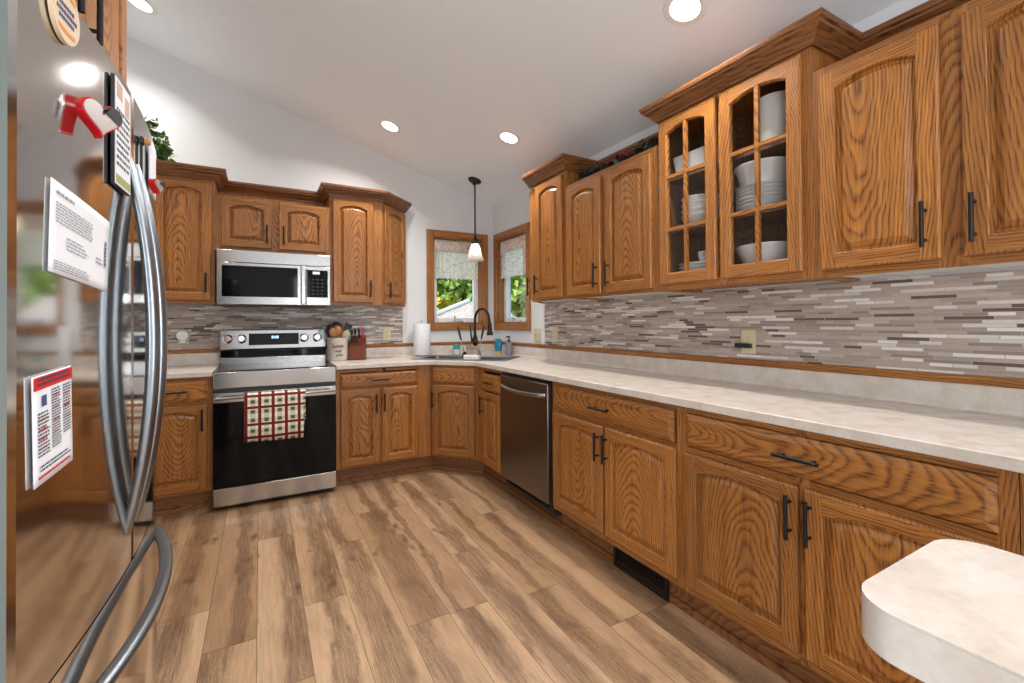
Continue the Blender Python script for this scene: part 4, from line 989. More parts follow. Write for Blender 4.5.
n = len(prof); vs = [(-.062, y, z) for y, z in prof]+[(.062, y, z) for y, z in prof]
mb.add(vs, [(k, (k+1) % n, n+(k+1) % n, n+k) for k in range(n)]+[tuple(reversed(range(n))), tuple(range(n, 2*n))]); obj('block', mb, 'wood_block', r, bev=.003)
FRK = T((-1.397, -.195, ZC+.001), ka)
kd = Vector((0, -.42, .90)).normalized()
kset = [(-.045, .025, .165, .10, 'black_plastic'), (-.018, .028, .168, .105, 'black_plastic'), (.012, .028, .168, .11, 'black_plastic'), (.042, .026, .166, .105, 'pink'), (-.038, -.012, .120+.012, .085, 'black_plastic'), (-.008, -.012, .132, .085, 'black_plastic')]
kl = ['black handled knife at the back left of the block', 'black handled knife second from the left in the back row', 'black handled knife third from the left in the back row', 'pink handled knife at the right of the block', 'short black steak knife low at the left of the block', 'short black steak knife low in the middle of the block']
for (kx, ky, kz, kL, km), lab in zip(kset, kl):
    p = FRK @ Vector((kx, ky, kz)); t = thing('kitchen_knife', lab, 'knife', p, ka, 'knives in the block')
    mb = MB(); a = kd*.0; mb.tube([kd*-.004, kd*.012], [.007, .0085], 10, 0, .6); obj('bolster', mb, 'chrome', t)
    mb = MB(); mb.tube([kd*.012, kd*.04, kd*(kL*.7), kd*kL], [.0085, .0095, .0085, .0105], 10, 0, .65); obj('grip', mb, km, t)
    mb = MB(); mb.tube([kd*kL, kd*(kL+.006)], [.0105, .009], 10, 0, .65); obj('end_cap', mb, 'chrome', t)

# ---------------------------------------------------------------- outlets and switches
def plate(name, label, frame, w=.072, h=.115, kind='outlet'):
    o = bpy.data.objects.new(name, None); COL.objects.link(o); o.matrix_world = frame; tag(o, label, 'outlet' if kind == 'outlet' else 'switch'); FR[o.name] = Matrix.Identity(4)
    mb = MB(); mb.box(-w/2, w/2, -.006, 0, -h/2, h/2); obj('cover_plate', mb, 'almond', o, bev=.0025)
    if kind == 'outlet':
        for s in (-1, 1):
            mb = MB(); mb.prism(rrect(-.017, .017, -.014, .014, .011, 4), .004, .0075); mb.xf(Matrix.Translation((0, 0, s*.020)) @ Matrix.Rotation(PI/2, 4, 'X')); so_ = obj('socket', mb, 'almond', o)
            mb = MB(); z = s*.020
            for xx in (-.0065, .0065): mb.box(xx-.0013, xx+.0013, -.0079, -.0070, z, z+.008)
            mb.cyl((0, -.0079, z-.007), (0, -.0070, z-.007), .0024, 8); obj('slots', mb, 'black_plastic', so_)
    else:
        k = 2 if kind == 'double' else 1
        for i in range(k):
            xx = (i-(k-1)/2)*.046
            mb = MB(); mb.box(xx-.005, xx+.005, -.008, -.005, -.012, .012); mb.box(xx-.004, xx+.004, -.016, -.007, -.002, .009); obj('toggle', mb, 'almond', o, bev=.001)
    return o
RF = lambda y, z, off=.0: T((-off, y, z), RW)
plate('light_switch', 'almond double switch plate on the painted wall beside the right window', RF(-.858, 1.117, .001), .115, .115, 'double')
plate('outlet', 'almond outlet at the left end of the right wall tile', RF(-1.14, 1.126, .009))
plate('outlet', 'almond outlet with a black plug in the right wall tile', RF(-2.815, 1.126, .009), .075, .118)
r = thing('plug_adapter', 'flat black plug-in adapter covering the lower socket of the right wall outlet', 'plug', (-.0165, -2.797, 1.107), RW)
mb = MB(); mb.box(-.043, .040, -.020, 0, -.0115, .0115); obj('case', mb, 'black_plastic', r, bev=.003)
plate('outlet', 'almond outlet in the back wall tile beside the knife block', T((-1.105, -.009, 1.127)))
plate('outlet', 'almond outlet behind the round night light left of the range', T((-2.628, -.009, 1.135)), .070, .112)
r = thing('night_light', 'round white plug-in night light on the tile left of the range', 'night light', (-2.630, -.0165, 1.146))
mb = MB(); mb.lathe([(.036, 0), (.040, .006), (.040, .020), (.034, .028), (.01, .030)], (0, 0, 0), 28, 0, Matrix.Rotation(PI/2, 4, 'X')); obj('dome', mb, 'white_plastic', r)
mb = MB(); mb.box(-.018, .018, -.020, 0, -.056, -.030); obj('neck', mb, 'white_plastic', r, bev=.003)

# ---------------------------------------------------------------- refrigerator
FY0, FY1 = -3.381, -2.471; FYC = (FY0+FY1)/2; HW = (FY1-FY0)/2
def fsurf(y): return -2.364-.03*((y-FYC)/HW)**2
r = thing('refrigerator', 'large stainless French door refrigerator at the left edge of the photo', 'refrigerator', (0, 0, 0))
mb = MB(); mb.box(-3.20, -2.468, FY0+.004, FY1-.004, .03, 1.715); obj('body', mb, 'charcoal', r, bev=.004)
for fx_, fy_ in ((-2.52, FY0+.07), (-2.52, FY1-.07), (-3.12, FY0+.07), (-3.12, FY1-.07)):
    mb = MB(); mb.cyl((fx_, fy_, .001), (fx_, fy_, .03), .022); obj('foot', mb, 'black_plastic', r)
def fdoor(y0, y1, z0, z1, name):
    pts = [(-2.462, y0), (-2.462, y1)]; n = 22
    def corner(yc, s):
        pass
    rad0 = .005
    for k in range(n+1):
        y = y1-(y1-y0)*k/n; d = min(y-y0, y1-y); x = fsurf(y); pts.append((x, y))
    # round the outer vertical edges
    out = pts[:2]
    body = []
    for k in range(61):
        y = y1-(y1-y0)*k/60; x = fsurf(y)
        for ye, big in ((y0, abs(y0-FY0) < 1e-6), (y1, abs(y1-FY1) < 1e-6)):
            rr = rad0 if big else .006; d = abs(y-ye)
            if d < rr: x -= rr-math.sqrt(max(rr*rr-(rr-d)**2, 0))
        body.append((x, y))
    extra = []
    mb = MB(); mb.prism(out+body, z0, z1, 0, True); mb.mi[1] = 1; mb.mi[len(out+body)-1] = 1
    return obj(name, mb, ['steel_fridge', 'door_side'], r, bev=0, angle=28)
gap = .003
dl = fdoor(FY0, FYC-gap, .722, 1.732, 'door'); drr = fdoor(FYC+gap, FY1, .722, 1.732, 'door'); fz = fdoor(FY0, FY1, .075, .7185, 'freezer_drawer')
mb = MB(); mb.box(-2.55, -2.44, FY0+.01, FY1-.01, .035, .072); obj('kick_grille', mb, 'charcoal', r)
for yy in (FY0+.05, FY1-.05):
    mb = MB(); mb.box(-2.53, -2.43, yy-.03, yy+.03, 1.7155, 1.738); obj('hinge_cover', mb, 'charcoal', r, bev=.006)
for yy, par in ((FYC-.042, dl), (FYC+.042, drr)):
    pts = []; rad = []
    for k in range(25):
        t = k/24; z = .795+t*(1.590-.795); pts.append((fsurf(yy)-.004+.047*(1-(2*t-1)**2)**.9, yy, z)); rad.append(.0125+.005*(1-(2*t-1)**2))
    mb = MB(); mb.tube(pts, rad, 14, 0, .72, up=(1, 0, 0)); obj('handle', mb, 'steel_handle', par, label='bowed satin steel handle')
pts = []; rad = []
for k in range(33):
    t = k/32; y = FY0+.05+t*(FY1-FY0-.10); pts.append((fsurf(y)-.004+.050*(1-(2*t-1)**2)**.9, y, .632)); rad.append(.014)
mb = MB(); mb.tube(pts, rad, 14, 0, .8, up=(0, 0, 1)); obj('handle', mb, 'steel_handle', fz, label='long bowed satin steel handle')

# things stuck on the fridge
def on_door(name, label, cat, quad, mat, off=.0015, n=10, thick=.001, mats=None):
    """quad: four (y,z) corners, tl tr br bl; the sheet follows the door"""
    mb = MB(); vs = []; fs = []
    tl, tr, br, bl = quad
    for i in range(n+1):
        for k in range(n+1):
            a, b = i/n, k/n; y = (tl[0]*(1-b)+tr[0]*b)*(1-a)+(bl[0]*(1-b)+br[0]*b)*a; z = (tl[1]*(1-b)+tr[1]*b)*(1-a)+(bl[1]*(1-b)+br[1]*b)*a
            vs.append((fsurf(y)+off, y, z))
    for i in range(n):
        for k in range(n): q = i*(n+1)+k; fs.append((q, q+1, q+n+2, q+n+1))
    mb.add(vs, fs, 0, True); root = obj(name, mb, mat, None, angle=180)
    so = root.modifiers.new('thick', 'SOLIDIFY'); so.thickness = thick; so.offset = 1
    if cat: tag(root, label, cat)
    FR[root.name] = Matrix.Identity(4); root['_c'] = 1; del root['_c']
    return root
def quadpt(quad, a, b):
    tl, tr, br, bl = quad
    y = (tl[0]*(1-b)+tr[0]*b)*(1-a)+(bl[0]*(1-b)+br[0]*b)*a; z = (tl[1]*(1-b)+tr[1]*b)*(1-a)+(bl[1]*(1-b)+br[1]*b)*a
    return y, z
def prints(parent, name, quad, rects, mat, off):
    """flat printed marks: rects (a0,a1,b0,b1) as fractions down / across"""
    mb = MB()
    for a0, a1, b0, b1 in rects:
        vs = []
        for a, b in ((a0, b0), (a0, b1), (a1, b1), (a1, b0)): y, z = quadpt(quad, a, b); vs.append((fsurf(y)+off, y, z))
        mb.add(vs, [(0, 1, 2, 3)])
    o = bpy.data.objects.new(name, None) if False else obj(name, mb, mat, None)
    mw = o.matrix_world.copy(); o.parent = parent; o.matrix_local = parent.matrix_basis.inverted() @ mw
    return o
def textlines(a0, a1, b0, b1, rows, fill=.45, seed=1, ragged=.5):
    rg = random.Random(seed); out = []; h = (a1-a0)/rows
    for i in range(rows):
        b = b0; end = b1-rg.random()*ragged*(b1-b0)*(.4 if i % 4 else 1)
        while b < end:
            wv_ = (.02+.05*rg.random()); e_ = min(b+wv_, end); out.append((a0+i*h, a0+i*h+h*fill, b, e_)); b = e_+.012
    return out
PQ = ((-3.304, 1.442), (-3.094, 1.420), (-3.107, 1.290), (-3.311, 1.307))
p_ = on_door('paper_sheet', 'white letter with small print taped to the near fridge door', 'paper', PQ, 'paper', .0025)
for nm_, tl_ in (('heading_text', textlines(.10, .16, .06, .35, 1, .5, 3)), ('body_text', textlines(.22, .46, .06, .66, 7, .42, 4, .2)), ('address_text', textlines(.56, .72, .22, .58, 4, .4, 5)),
                 ('footer_text', textlines(.86, .97, .05, .62, 4, .45, 6, .15)), ('side_text', textlines(.60, .70, .72, .86, 2, .5, 8))): prints(p_, nm_, PQ, tl_, 'grey_ink', .0046)
prints(p_, 'barcode', PQ, [(.32+.018*k, .32+.018*k+.008+.004*(k % 3), .89, .935) for k in range(20)], 'ink', .0046)
NQ = ((-3.350, 1.160), (-3.250, 1.168), (-3.244, 1.022), (-3.345, 1.010))
p_ = on_door('magnet_notice', 'white phone list magnet with a red header low on the near fridge door', 'magnet', NQ, 'paper', .003, thick=.0015)
prints(p_, 'header', NQ, [(.01, .13, .0, 1.0)], 'red_ink', .0054)
prints(p_, 'header_text', NQ, textlines(.025, .115, .08, .95, 2, .5, 11, .1), 'ink', .0058)
rc = textlines(.34, .76, .08, .36, 13, .5, 12, .3)+textlines(.16, .74, .42, .66, 22, .55, 13, .3)+textlines(.16, .66, .72, .95, 18, .55, 14, .3)+textlines(.83, .90, .12, .92, 2, .5, 15, .1)
prints(p_, 'lettering', NQ, rc, 'ink', .0054)
prints(p_, 'red_text', NQ, textlines(.92, .96, .08, .92, 1, .6, 16, .05)+[(.40+.09*k, .412+.09*k, .10, .30) for k in range(4)]+[(.22+.12*k, .232+.12*k, .45, .62) for k in range(4)]+[(.25+.12*k, .262+.12*k, .74, .92) for k in range(3)], 'red_ink', .0054)
prints(p_, 'emblem', NQ, [(.19, .29, .18, .30)], 'blue_ink', .0054)
# oval plaque
r = thing('oval_magnet', 'orange and cream oval plaque magnet at the top of the near fridge door', 'magnet', (fsurf(-3.275)+.002, -3.272, 1.698), R(-6))
def ell(a, b, n=40): return [(a*math.cos(2*PI*k/n), b*math.sin(2*PI*k/n)) for k in range(n)]
XF = Matrix(((0, 0, 1, 0), (1, 0, 0, 0), (0, 1, 0, 0), (0, 0, 0, 1)))   # plan (x,y) -> (y,z), extrusion -> +x
mb = MB(); mb.prism(ell(.040, .044), 0, .006); mb.xf(XF); obj('plaque', mb, 'tan_card', r, bev=.001)
mb = MB(); 
for sgn in (-1, 1): mb.prism([(x, sgn*(.018+.008*(1-(x/.044)**2))+dz) for x, dz in [(-.024+.048*k/8, 0) for k in range(9)]+[(.024-.048*k/8, .0065*sgn) for k in range(9)]], .0062, .0066)
mb.xf(XF); obj('orange_band', mb, 'orange_print', r)
mb = MB(); rg = random.Random(5)
for row in range(3):
    x = -.029+.006*abs(row-1)
    while x < .026-.006*abs(row-1): w_ = .003+.003*rg.random(); mb.box(.0062, .0067, x, x+w_, .008-row*.010-.003, .008-row*.010+.003); x += w_+.0022
obj('lettering', mb, 'blue_ink', r)
# heart magnets
def heart(nm, label, loc, s, rz=0):
    r = thing(nm, label, 'magnet', loc, rz)
    pts = []
    for k in range(36):
        t = 2*PI*k/36; pts.append((s*16*math.sin(t)**3/16, s*(13*math.cos(t)-5*math.cos(2*t)-2*math.cos(3*t)-math.cos(4*t))/16))
    mb = MB(); mb.prism(pts, .006, .022, 0, True); mb.xf(XF); obj('heart_body', mb, 'red_gloss', r, bev=.003, angle=50)
    up = [p for p in pts if p[1] > .12*s]; 
    mb = MB(); mb.prism([(x*.90, y*.90) for x, y in pts], .0222, .0240); mb.xf(XF); f_ = obj('silver_face', mb, 'silver', r, label='silver face')
    hi = [(x*.92, y*.92) for x, y in pts if x >= -.001 and y > -.3*s]
    mb = MB(); mb.prism([(.0, .1*s)]+[q for q in hi], .0241, .0255); mb.xf(XF); obj('dark_panel', mb, 'black_plastic', r, label='black panel')
    return r
heart('heart_magnet', 'thick red heart magnet with a silver face high on the near fridge door', (fsurf(-3.195)+.009, -3.194, 1.574), .033, R(-38))
heart('heart_magnet', 'small red heart magnet beside the far handle on the far fridge door', (fsurf(-2.76)+.008, -2.765, 1.578), .019, R(-25))
# photo card
BQ = ((-3.084, 1.703), (-2.988, 1.706), (-2.986, 1.497), (-3.088, 1.497))
r = thing('photo_card', 'framed calendar card magnet left of the handles on the near fridge door', 'magnet', (fsurf(-3.04)+.002, -3.036, 1.600), R(-2))
mb = MB(); mb.box(0, .006, -.049, .049, -.104, .104); obj('backing', mb, 'black_plastic', r, bev=.001)
mb = MB(); mb.box(.0062, .0072, -.047, .047, -.102, .102); cd_ = obj('card', mb, 'paper', r)
mb = MB(); mb.box(.0073, .0076, -.040, -.006, .066, .096); mb.box(.0073, .0076, .010, .038, .050, .085); obj('photo', mb, 'photo_print', r)
mb = MB(); rg = random.Random(9)
for row in range(9):
    x = -.040
    while x < .036: w_ = .004+.010*rg.random(); mb.box(.0073, .0076, x, min(x+w_, .040), .040-row*.013, .040-row*.013+.006); x += w_+.004
obj('lettering', mb, 'ink', r)
mb = MB(); mb.box(.0073, .0076, -.044, .044, -.098, -.082); obj('picture_strip', mb, 'green_print', r)
# clip with dark pen, notepad
r = thing('magnetic_clip', 'black magnetic clip with a wooden knob holding a dark strip on the far fridge door', 'magnet', (fsurf(-2.86)+.001, -2.862, 1.655))
mb = MB(); mb.box(0, .008, -.009, .009, -.009, .009); obj('clip', mb, 'black_plastic', r, bev=.002)
mb = MB(); mb.lathe([(.005, .008), (.008, .010), (.009, .018), (.005, .021)], (0, 0, 0), 16, 0, Matrix.Rotation(PI/2, 4, 'Y')); obj('knob', mb, 'wood_spoon', r)
mb = MB(); mb.box(0.001, .006, -.004, .004, -.075, -.009); obj('strip', mb, 'black_plastic', r, bev=.001)
WQ = ((-2.765, 1.690), (-2.680, 1.692), (-2.680, 1.560), (-2.765, 1.562))
on_door('notepad', 'small white notepad on the far fridge door', 'notepad', WQ, 'paper', .004, thick=.006)

# cabinet over the fridge
r = thing('wall_cabinet', 'oak cabinet above the refrigerator with long black pulls', 'cabinet', (-2.492, -3.375, 0), PI/2)
w = 3.375-2.412
mb = MB(); mb.box(.0005, w-.0005, .019, .70, 1.765, 2.50); obj('body', mb, 'oak_v', r)
face_frame(r, w, 1.765, 2.50, [(0, .04), (.465, .505), (w-.035, w)], [(1.765, 1.80), (2.46, 2.50)])
door(r, .03, .478, 1.785, 2.475, (.425, 1.955), L=.16); door(r, .49, w-.025, 1.785, 2.475, (.548, 1.955), L=.16)

# ---------------------------------------------------------------- dishes behind the glass doors
def plates(label, y, x, z, rad, n, dz=.017):
    for k in range(n):
        mb = MB(); mb.lathe([(rad*.45, 0), (rad*.62, .003), (rad*.98, .016), (rad, .019), (rad*.96, .021), (rad*.60, .008), (.002, .006)], (0, 0, 0), 36)
        o = obj('plate', mb, 'ceramic', None, T((x, y, z+k*dz)))
        tag(o, label[0] if k == 0 else (label[1] if k == n-1 else label[2] % ('second', 'third', 'fourth', 'fifth', 'sixth', 'seventh')[k-1]), 'plate', label[3])
GX = -.165; Z1 = UZ+.002+.0285; Z2, Z3 = SH[0]+.0005, SH[1]+.0005
plates(('bottom plate of the low left stack behind the glass', 'top plate of the low left stack behind the glass, under the cup', '%s plate from below in the low left stack behind the glass', 'plates on the bottom shelf'), -2.665, GX, Z1, .110, 6)
r = thing('cup', 'white cup with ring handle on the low left plate stack', 'cup', (GX-.01, -2.705, Z1+6*.017+.0045), R(200))
mb = MB(); mb.lathe([(.022, 0), (.030, .004), (.038, .03), (.040, .055), (.037, .055), (.034, .03), (.02, .008), (.002, .006)], (0, 0, 0), 28); obj('cup_body', mb, 'ceramic', r)
mb = MB(); mb.tube([(.036+.022*math.sin(PI*k/10), 0, .012+.034*k/10) for k in range(11)], .0042, 8, up=(0, 1, 0)); obj('handle', mb, 'ceramic', r)
bl = ['bottom bowl of the white bowl stack on the middle left shelf', 'second bowl of the white bowl stack on the middle left shelf', 'third bowl of the white bowl stack on the middle left shelf', 'top bowl of the white bowl stack on the middle left shelf']
for k in range(4):
    mb = MB(); mb.lathe([(.042, 0), (.048, .004), (.085, .045), (.095, .062), (.092, .064), (.080, .046), (.040, .008), (.002, .007)], (0, 0, 0), 36)
    tag(obj('bowl', mb, 'ceramic', None, T((GX, -2.665, Z2+k*.030))), bl[k], 'bowl', 'bowls on the middle shelf')
mb = MB(); L4 = [lp(rrect(-.10, .10, -.075, .075, .02), 0), lp(rrect(-.115, .115, -.09, .09, .025), .108), lp(rrect(-.11, .11, -.085, .085, .022), .108), lp(rrect(-.096, .096, -.07, .07, .018), .006)]
mb.loops(L4, 0); mb.add(L4[0], [tuple(range(len(L4[0])))]); tag(obj('serving_tray', mb, 'ceramic', None, T((GX, -2.670, Z3), PI/2), angle=60), 'white rectangular serving dish on the top left shelf', 'dish')
mb = MB(); mb.box(-.02, .02, -.02, .02, 0, .03); tag(obj('small_dish', mb, 'ceramic', None, T((GX-.03, -2.555, Z3)), bev=.006), 'tiny white dish beside the serving dish on the top left shelf', 'dish')
mb = MB(); mb.lathe([(.055, 0), (.062, .004), (.112, .098), (.128, .142), (.124, .145), (.106, .098), (.05, .008), (.002, .007)], (0, 0, 0), 44); tag(obj('mixing_bowl', mb, 'ceramic', None, T((GX+.005, -3.005, Z1))), 'wide white bowl on the bottom right shelf', 'bowl')
plates(('bottom plate of the stack under the fluted dish', 'top plate of the stack right under the fluted dish', '%s plate from below in the stack under the fluted dish', 'plates on the middle shelf'), -3.0, GX+.005, Z2, .122, 7)
mb = MB(); vs = []; fs = []; n = 72; prof = [(.085, 0), (.098, .006), (.118, .075), (.126, .082), (.126, .090), (.119, .090), (.110, .075), (.09, .010)]
for r_, z in prof:
    for k in range(n): a = 2*PI*k/n; rr_ = r_+(.0022*math.cos(a*24) if .006 <= z <= .075 else 0); vs.append((rr_*math.cos(a), rr_*math.sin(a), z))
for i in range(len(prof)-1):
    for k in range(n): k2 = (k+1) % n; fs.append((i*n+k, i*n+k2, (i+1)*n+k2, (i+1)*n+k))
fs += [tuple(reversed(range(n))), tuple((len(prof)-1)*n+k for k in range(n))]
mb.add(vs, fs, 0, True); tag(obj('casserole_dish', mb, 'ceramic', None, T((GX+.005, -3.0, Z2+7*.017+.005)), angle=60), 'fluted round white baking dish on top of the plates', 'dish')
def weave():
    g = G('basketweave_ceramic'); x, y, z = g.xyz(); 
    bt = g.n.new('ShaderNodeTexBrick'); at = g.math('ARCTAN2', y, x); g.l.new(g.vec(g.mul(at, 1.0), z, 0.0), bt.inputs['Vector'])
    bt.inputs['Scale'].default_value = 1.0; bt.inputs['Brick Width'].default_value = .16; bt.inputs['Row Height'].default_value = .012; bt.inputs['Mortar Size'].default_value = .0022
    g.set(color=(.72, .70, .66), rough=.3); g.bump(bt.outputs['Fac'], -.6, .003); return g.m
M['weave'] = weave()
r = thing('canister', 'tall white basketweave canister on the top right shelf', 'canister', (GX, -3.055, Z3))
mb = MB(); mb.lathe([(.066, 0), (.074, .006), (.078, .03), (.080, .205), (.083, .212), (.083, .222), (.078, .223), (.074, .205), (.06, .012), (.002, .01)], (0, 0, 0), 40); obj('canister_body', mb, 'weave', r)
mb = MB(); mb.lathe([(.024, 0), (.030, .004), (.032, .045), (.028, .048), (.002, .046)], (0, 0, 0), 24); tag(obj('ramekin', mb, 'ceramic', None, T((GX-.02, -2.935, Z3))), 'small white ramekin left of the basketweave canister', 'dish')

# ---------------------------------------------------------------- lights
RSL = Matrix.Rotation(math.atan(SLOPE), 4, 'Y')
cans = [(-1.215, -.597, 'recessed ceiling light nearest the back wall cabinets', 0), (-.517, -1.293, 'recessed ceiling light to the right of the hanging lamp', 0), (-.508, -2.862, 'recessed ceiling light above the glass door cabinet', 0),
        (-2.783, -.567, 'recessed ceiling light in the top left corner above the refrigerator', 0), (-1.85, -2.3, 'recessed ceiling light overhead in the middle of the room', 1), (-.55, -4.7, 'recessed ceiling light overhead near the counter end', 1), (-2.2, -5.2, 'recessed ceiling light overhead behind the camera', 1)]
for x, y, lab, hid in cans:
    o = bpy.data.objects.new('recessed_light', None); COL.objects.link(o); tag(o, lab, 'ceiling light', 'recessed ceiling lights'); FR[o.name] = Matrix.Identity(4)
    o.matrix_world = Matrix.Translation((x, y, ceil_z(x)-.0008)) @ RSL
    mb = MB(); mb.lathe([(.064, -.004), (.070, -.006), (.088, -.004), (.092, 0), (.064, 0)], (0, 0, 0), 40, 0, None, False); obj('trim_ring', mb, 'white_plastic', o)
    mb = MB(); mb.lathe([(.001, -.0062), (.04, -.0058), (.0635, -.004), (.0635, -.0008), (.001, -.0008)], (0, 0, 0), 36, 0, None, False); obj('lens', mb, 'lamp', o)
    l = bpy.data.lights.new('can_lamp', 'AREA'); l.shape = 'DISK'; l.size = .12; l.energy = CAN_POWER; l.color = CAN_COLOR; l.spread = R(138)
    lo = bpy.data.objects.new('can_lamp', l); COL.objects.link(lo); lo.matrix_world = o.matrix_world @ Matrix.Translation((0, 0, -.012))
px, py = -.381, -.39; pz = ceil_z(px)
r = thing('pendant_lamp', 'dark bronze pendant lamp with a ribbed glass shade hanging over the sink', 'lamp', (px, py, 0))
mb = MB(); mb.lathe([(.062, -.002), (.062, -.012), (.050, -.024), (.012, -.030), (.009, -.05)], (0, 0, 0), 28); mb.xf(Matrix.Translation((0, 0, pz)) @ RSL); obj('canopy', mb, 'bronze', r)
mb = MB(); mb.cyl((0, 0, 2.02), (0, 0, pz-.02), .0075, 12); obj('rod', mb, 'bronze', r)
mb = MB(); mb.lathe([(.010, 2.03), (.014, 2.02), (.020, 2.005), (.034, 1.99), (.038, 1.968), (.030, 1.955), (.020, 1.953)], (0, 0, 0), 20); obj('socket', mb, 'bronze', r)
mb = MB(); vs = []; fs = []; n = 48; prof = [(.030, 1.962), (.040, 1.940), (.052, 1.900), (.064, 1.850), (.074, 1.815), (.0755, 1.800)]
for r_, z in prof:
    for k in range(n): a = 2*PI*k/n; rr_ = r_*(1+.022*math.cos(16*a)); vs.append((rr_*math.cos(a), rr_*math.sin(a), z))
for i in range(len(prof)-1):
    for k in range(n): k2 = (k+1) % n; fs.append((i*n+k, i*n+k2, (i+1)*n+k2, (i+1)*n+k))
mb.add(vs, fs, 0, True); o = obj('shade', mb, 'frost', r, angle=180); so = o.modifiers.new('thick', 'SOLIDIFY'); so.thickness = .003
mb = MB(); mb.lathe([(.012, 1.95), (.016, 1.935), (.026, 1.905), (.028, 1.885), (.020, 1.865), (.004, 1.857)], (0, 0, 0), 20); obj('bulb', mb, 'bulb', r, label='lit frosted bulb')

# ---------------------------------------------------------------- lace valances
def valance(label, frame, w, z0, z1, side_ruffle):
    o = bpy.data.objects.new('lace_valance', None); COL.objects.link(o); o.matrix_world = frame; tag(o, label, 'curtain', 'lace valances at the sink'); FR[o.name] = Matrix.Identity(4)
    def sheet(x0, x1, za, zb, waves, amp, y, scal=0.0, nx=120, nz=8, flare=0):
        mb = MB(); vs = []; fs = []
        for i in range(nz+1):
            t = i/nz
            for k in range(nx+1):
                s = k/nx; x = x0+(x1-x0)*s; z = za+(zb-za)*t-(scal*abs(math.sin(s*PI*9)) if i == nz else 0)*1.0
                vs.append((x, y+amp*(0.5+.7*t)*math.sin(waves*2*PI*s+.6*math.sin(5*s))-flare*t, z))
        for i in range(nz):
            for k in range(nx): q = i*(nx+1)+k; fs.append((q, q+1, q+nx+2, q+nx+1))
        mb.add(vs, fs, 0, True); return mb
    mb = sheet(.03, w-.03, z1-.05, z0, 11, .010, .032, .012); a = obj('sheer', mb, 'lace', o, angle=180)
    mb = sheet(.022, w-.022, z1-.003, z1-.115, 24, .006, .022, .010, 160, 4, .004); b = obj('top_ruffle', mb, 'floral', o, angle=180, label='pink and brown floral ruffle')
    so = b.modifiers.new('thick', 'SOLIDIFY'); so.thickness = .0015
    if side_ruffle:
        for xa, xb in ((.018, .060), (w-.11, w-.018)):
            mb = MB(); vs = []; fs = []
            for i in range(41):
                t = i/40
                for k in range(5): s = k/4; vs.append((xa+(xb-xa)*s+.004*math.sin(t*38), .024+.006*math.sin(t*40+s*2)*(1 if k else .3), z1-.10+(z0-.018-(z1-.10))*t))
            for i in range(40):
                for k in range(4): q = i*5+k; fs.append((q, q+1, q+6, q+5))
            mb.add(vs, fs, 0, True); c_ = obj('side_ruffle', mb, 'floral', o, angle=180, label='pink and brown floral ruffle'); so = c_.modifiers.new('thick', 'SOLIDIFY'); so.thickness = .0015
    mb = MB(); mb.cyl((.0145, .036, z1-.04), (w-.0145, .036, z1-.04), .006); obj('rod', mb, 'white_plastic', o)
valance('cream lace valance with a floral ruffle in the back wall window', T((WB[0], 0, 0)), WB[1]-WB[0], 1.675, WB[3]-.016, False)
valance('cream lace valance with floral side ruffles in the right wall window', T((0, WR[1], 0), -PI/2), WR[1]-WR[0], 1.685, WR[3]-.016, True)

# ---------------------------------------------------------------- plants
def leaf_cloud(mb, centers, n, size, rg, spread, flat=.3, droop=0):
    for _ in range(n):
        c = Vector(centers[rg.randrange(len(centers))]); p = c+Vector((rg.gauss(0, spread), rg.gauss(0, spread), rg.gauss(0, spread*.8)))
        d = Vector((rg.uniform(-1, 1), rg.uniform(-1, 1), rg.uniform(-.8, .6)-droop)).normalized(); s = d.cross(Vector((rg.uniform(-1, 1), rg.uniform(-1, 1), rg.uniform(-.2, 1)))).normalized()
        L = size*rg.uniform(.7, 1.25); wv_ = L*.36; nn = d.cross(s)*L*.12
        mb.add([p, p+d*L*.35+s*wv_+nn, p+d*L, p+d*L*.35-s*wv_+nn, p+d*L*.5], [(0, 1, 4), (1, 2, 4), (2, 3, 4), (3, 0, 4)], 0)
rg = random.Random(21)
r = thing('ivy_plant', 'leafy green ivy on top of the left wall cabinet by the fridge', 'plant', (-2.70, -.17, 2.273))
mb = MB(); mb.lathe([(.055, 0), (.075, .10), (.08, .105), (.08, .115), (.07, .115), (.066, .02), (.002, .02)], (0, 0, 0), 24); obj('pot', mb, 'crock', r)
mb = MB(); leaf_cloud(mb, [(-.06, -.08, .16), (-.06, -.08, .25), (-.1, -.06, .30), (-.02, -.11, .14), (-.05, -.10, .19), (-.10, -.06, .35), (-.01, -.14, .10), (-.03, -.12, .08)], 150, .062, rg, .032); obj('foliage', mb, 'ivy', r)
mb = MB()
for q in ((-.06, -.02, .16), (-.04, -.06, .25), (-.1, 0, .32), (.03, -.08, .12)): mb.tube([(0, 0, .05), (q[0]*.6, q[1]*.6, .11), q], .003, 6)
obj('stems', mb, 'ivy', r)
rg = random.Random(4)
r = thing('berry_garland', 'dark leaf garland with red flowers lying on top of the two door cabinet', 'garland', (-.235, -2.13, 2.151))
gp = [(-.012*math.sin(k*1.7), .30-.60*k/12, .018+.012*math.sin(k*2.3)) for k in range(13)]
mb = MB(); mb.tube(gp, .006, 8); obj('stem', mb, 'garland_leaf', r)
mb = MB(); leaf_cloud(mb, [(x-.01, y, z+.012) for x, y, z in gp], 300, .040, rg, .017); 
for i in range(len(mb.v)): mb.v[i].z = max(mb.v[i].z, .001)
obj('foliage', mb, 'garland_leaf', r)
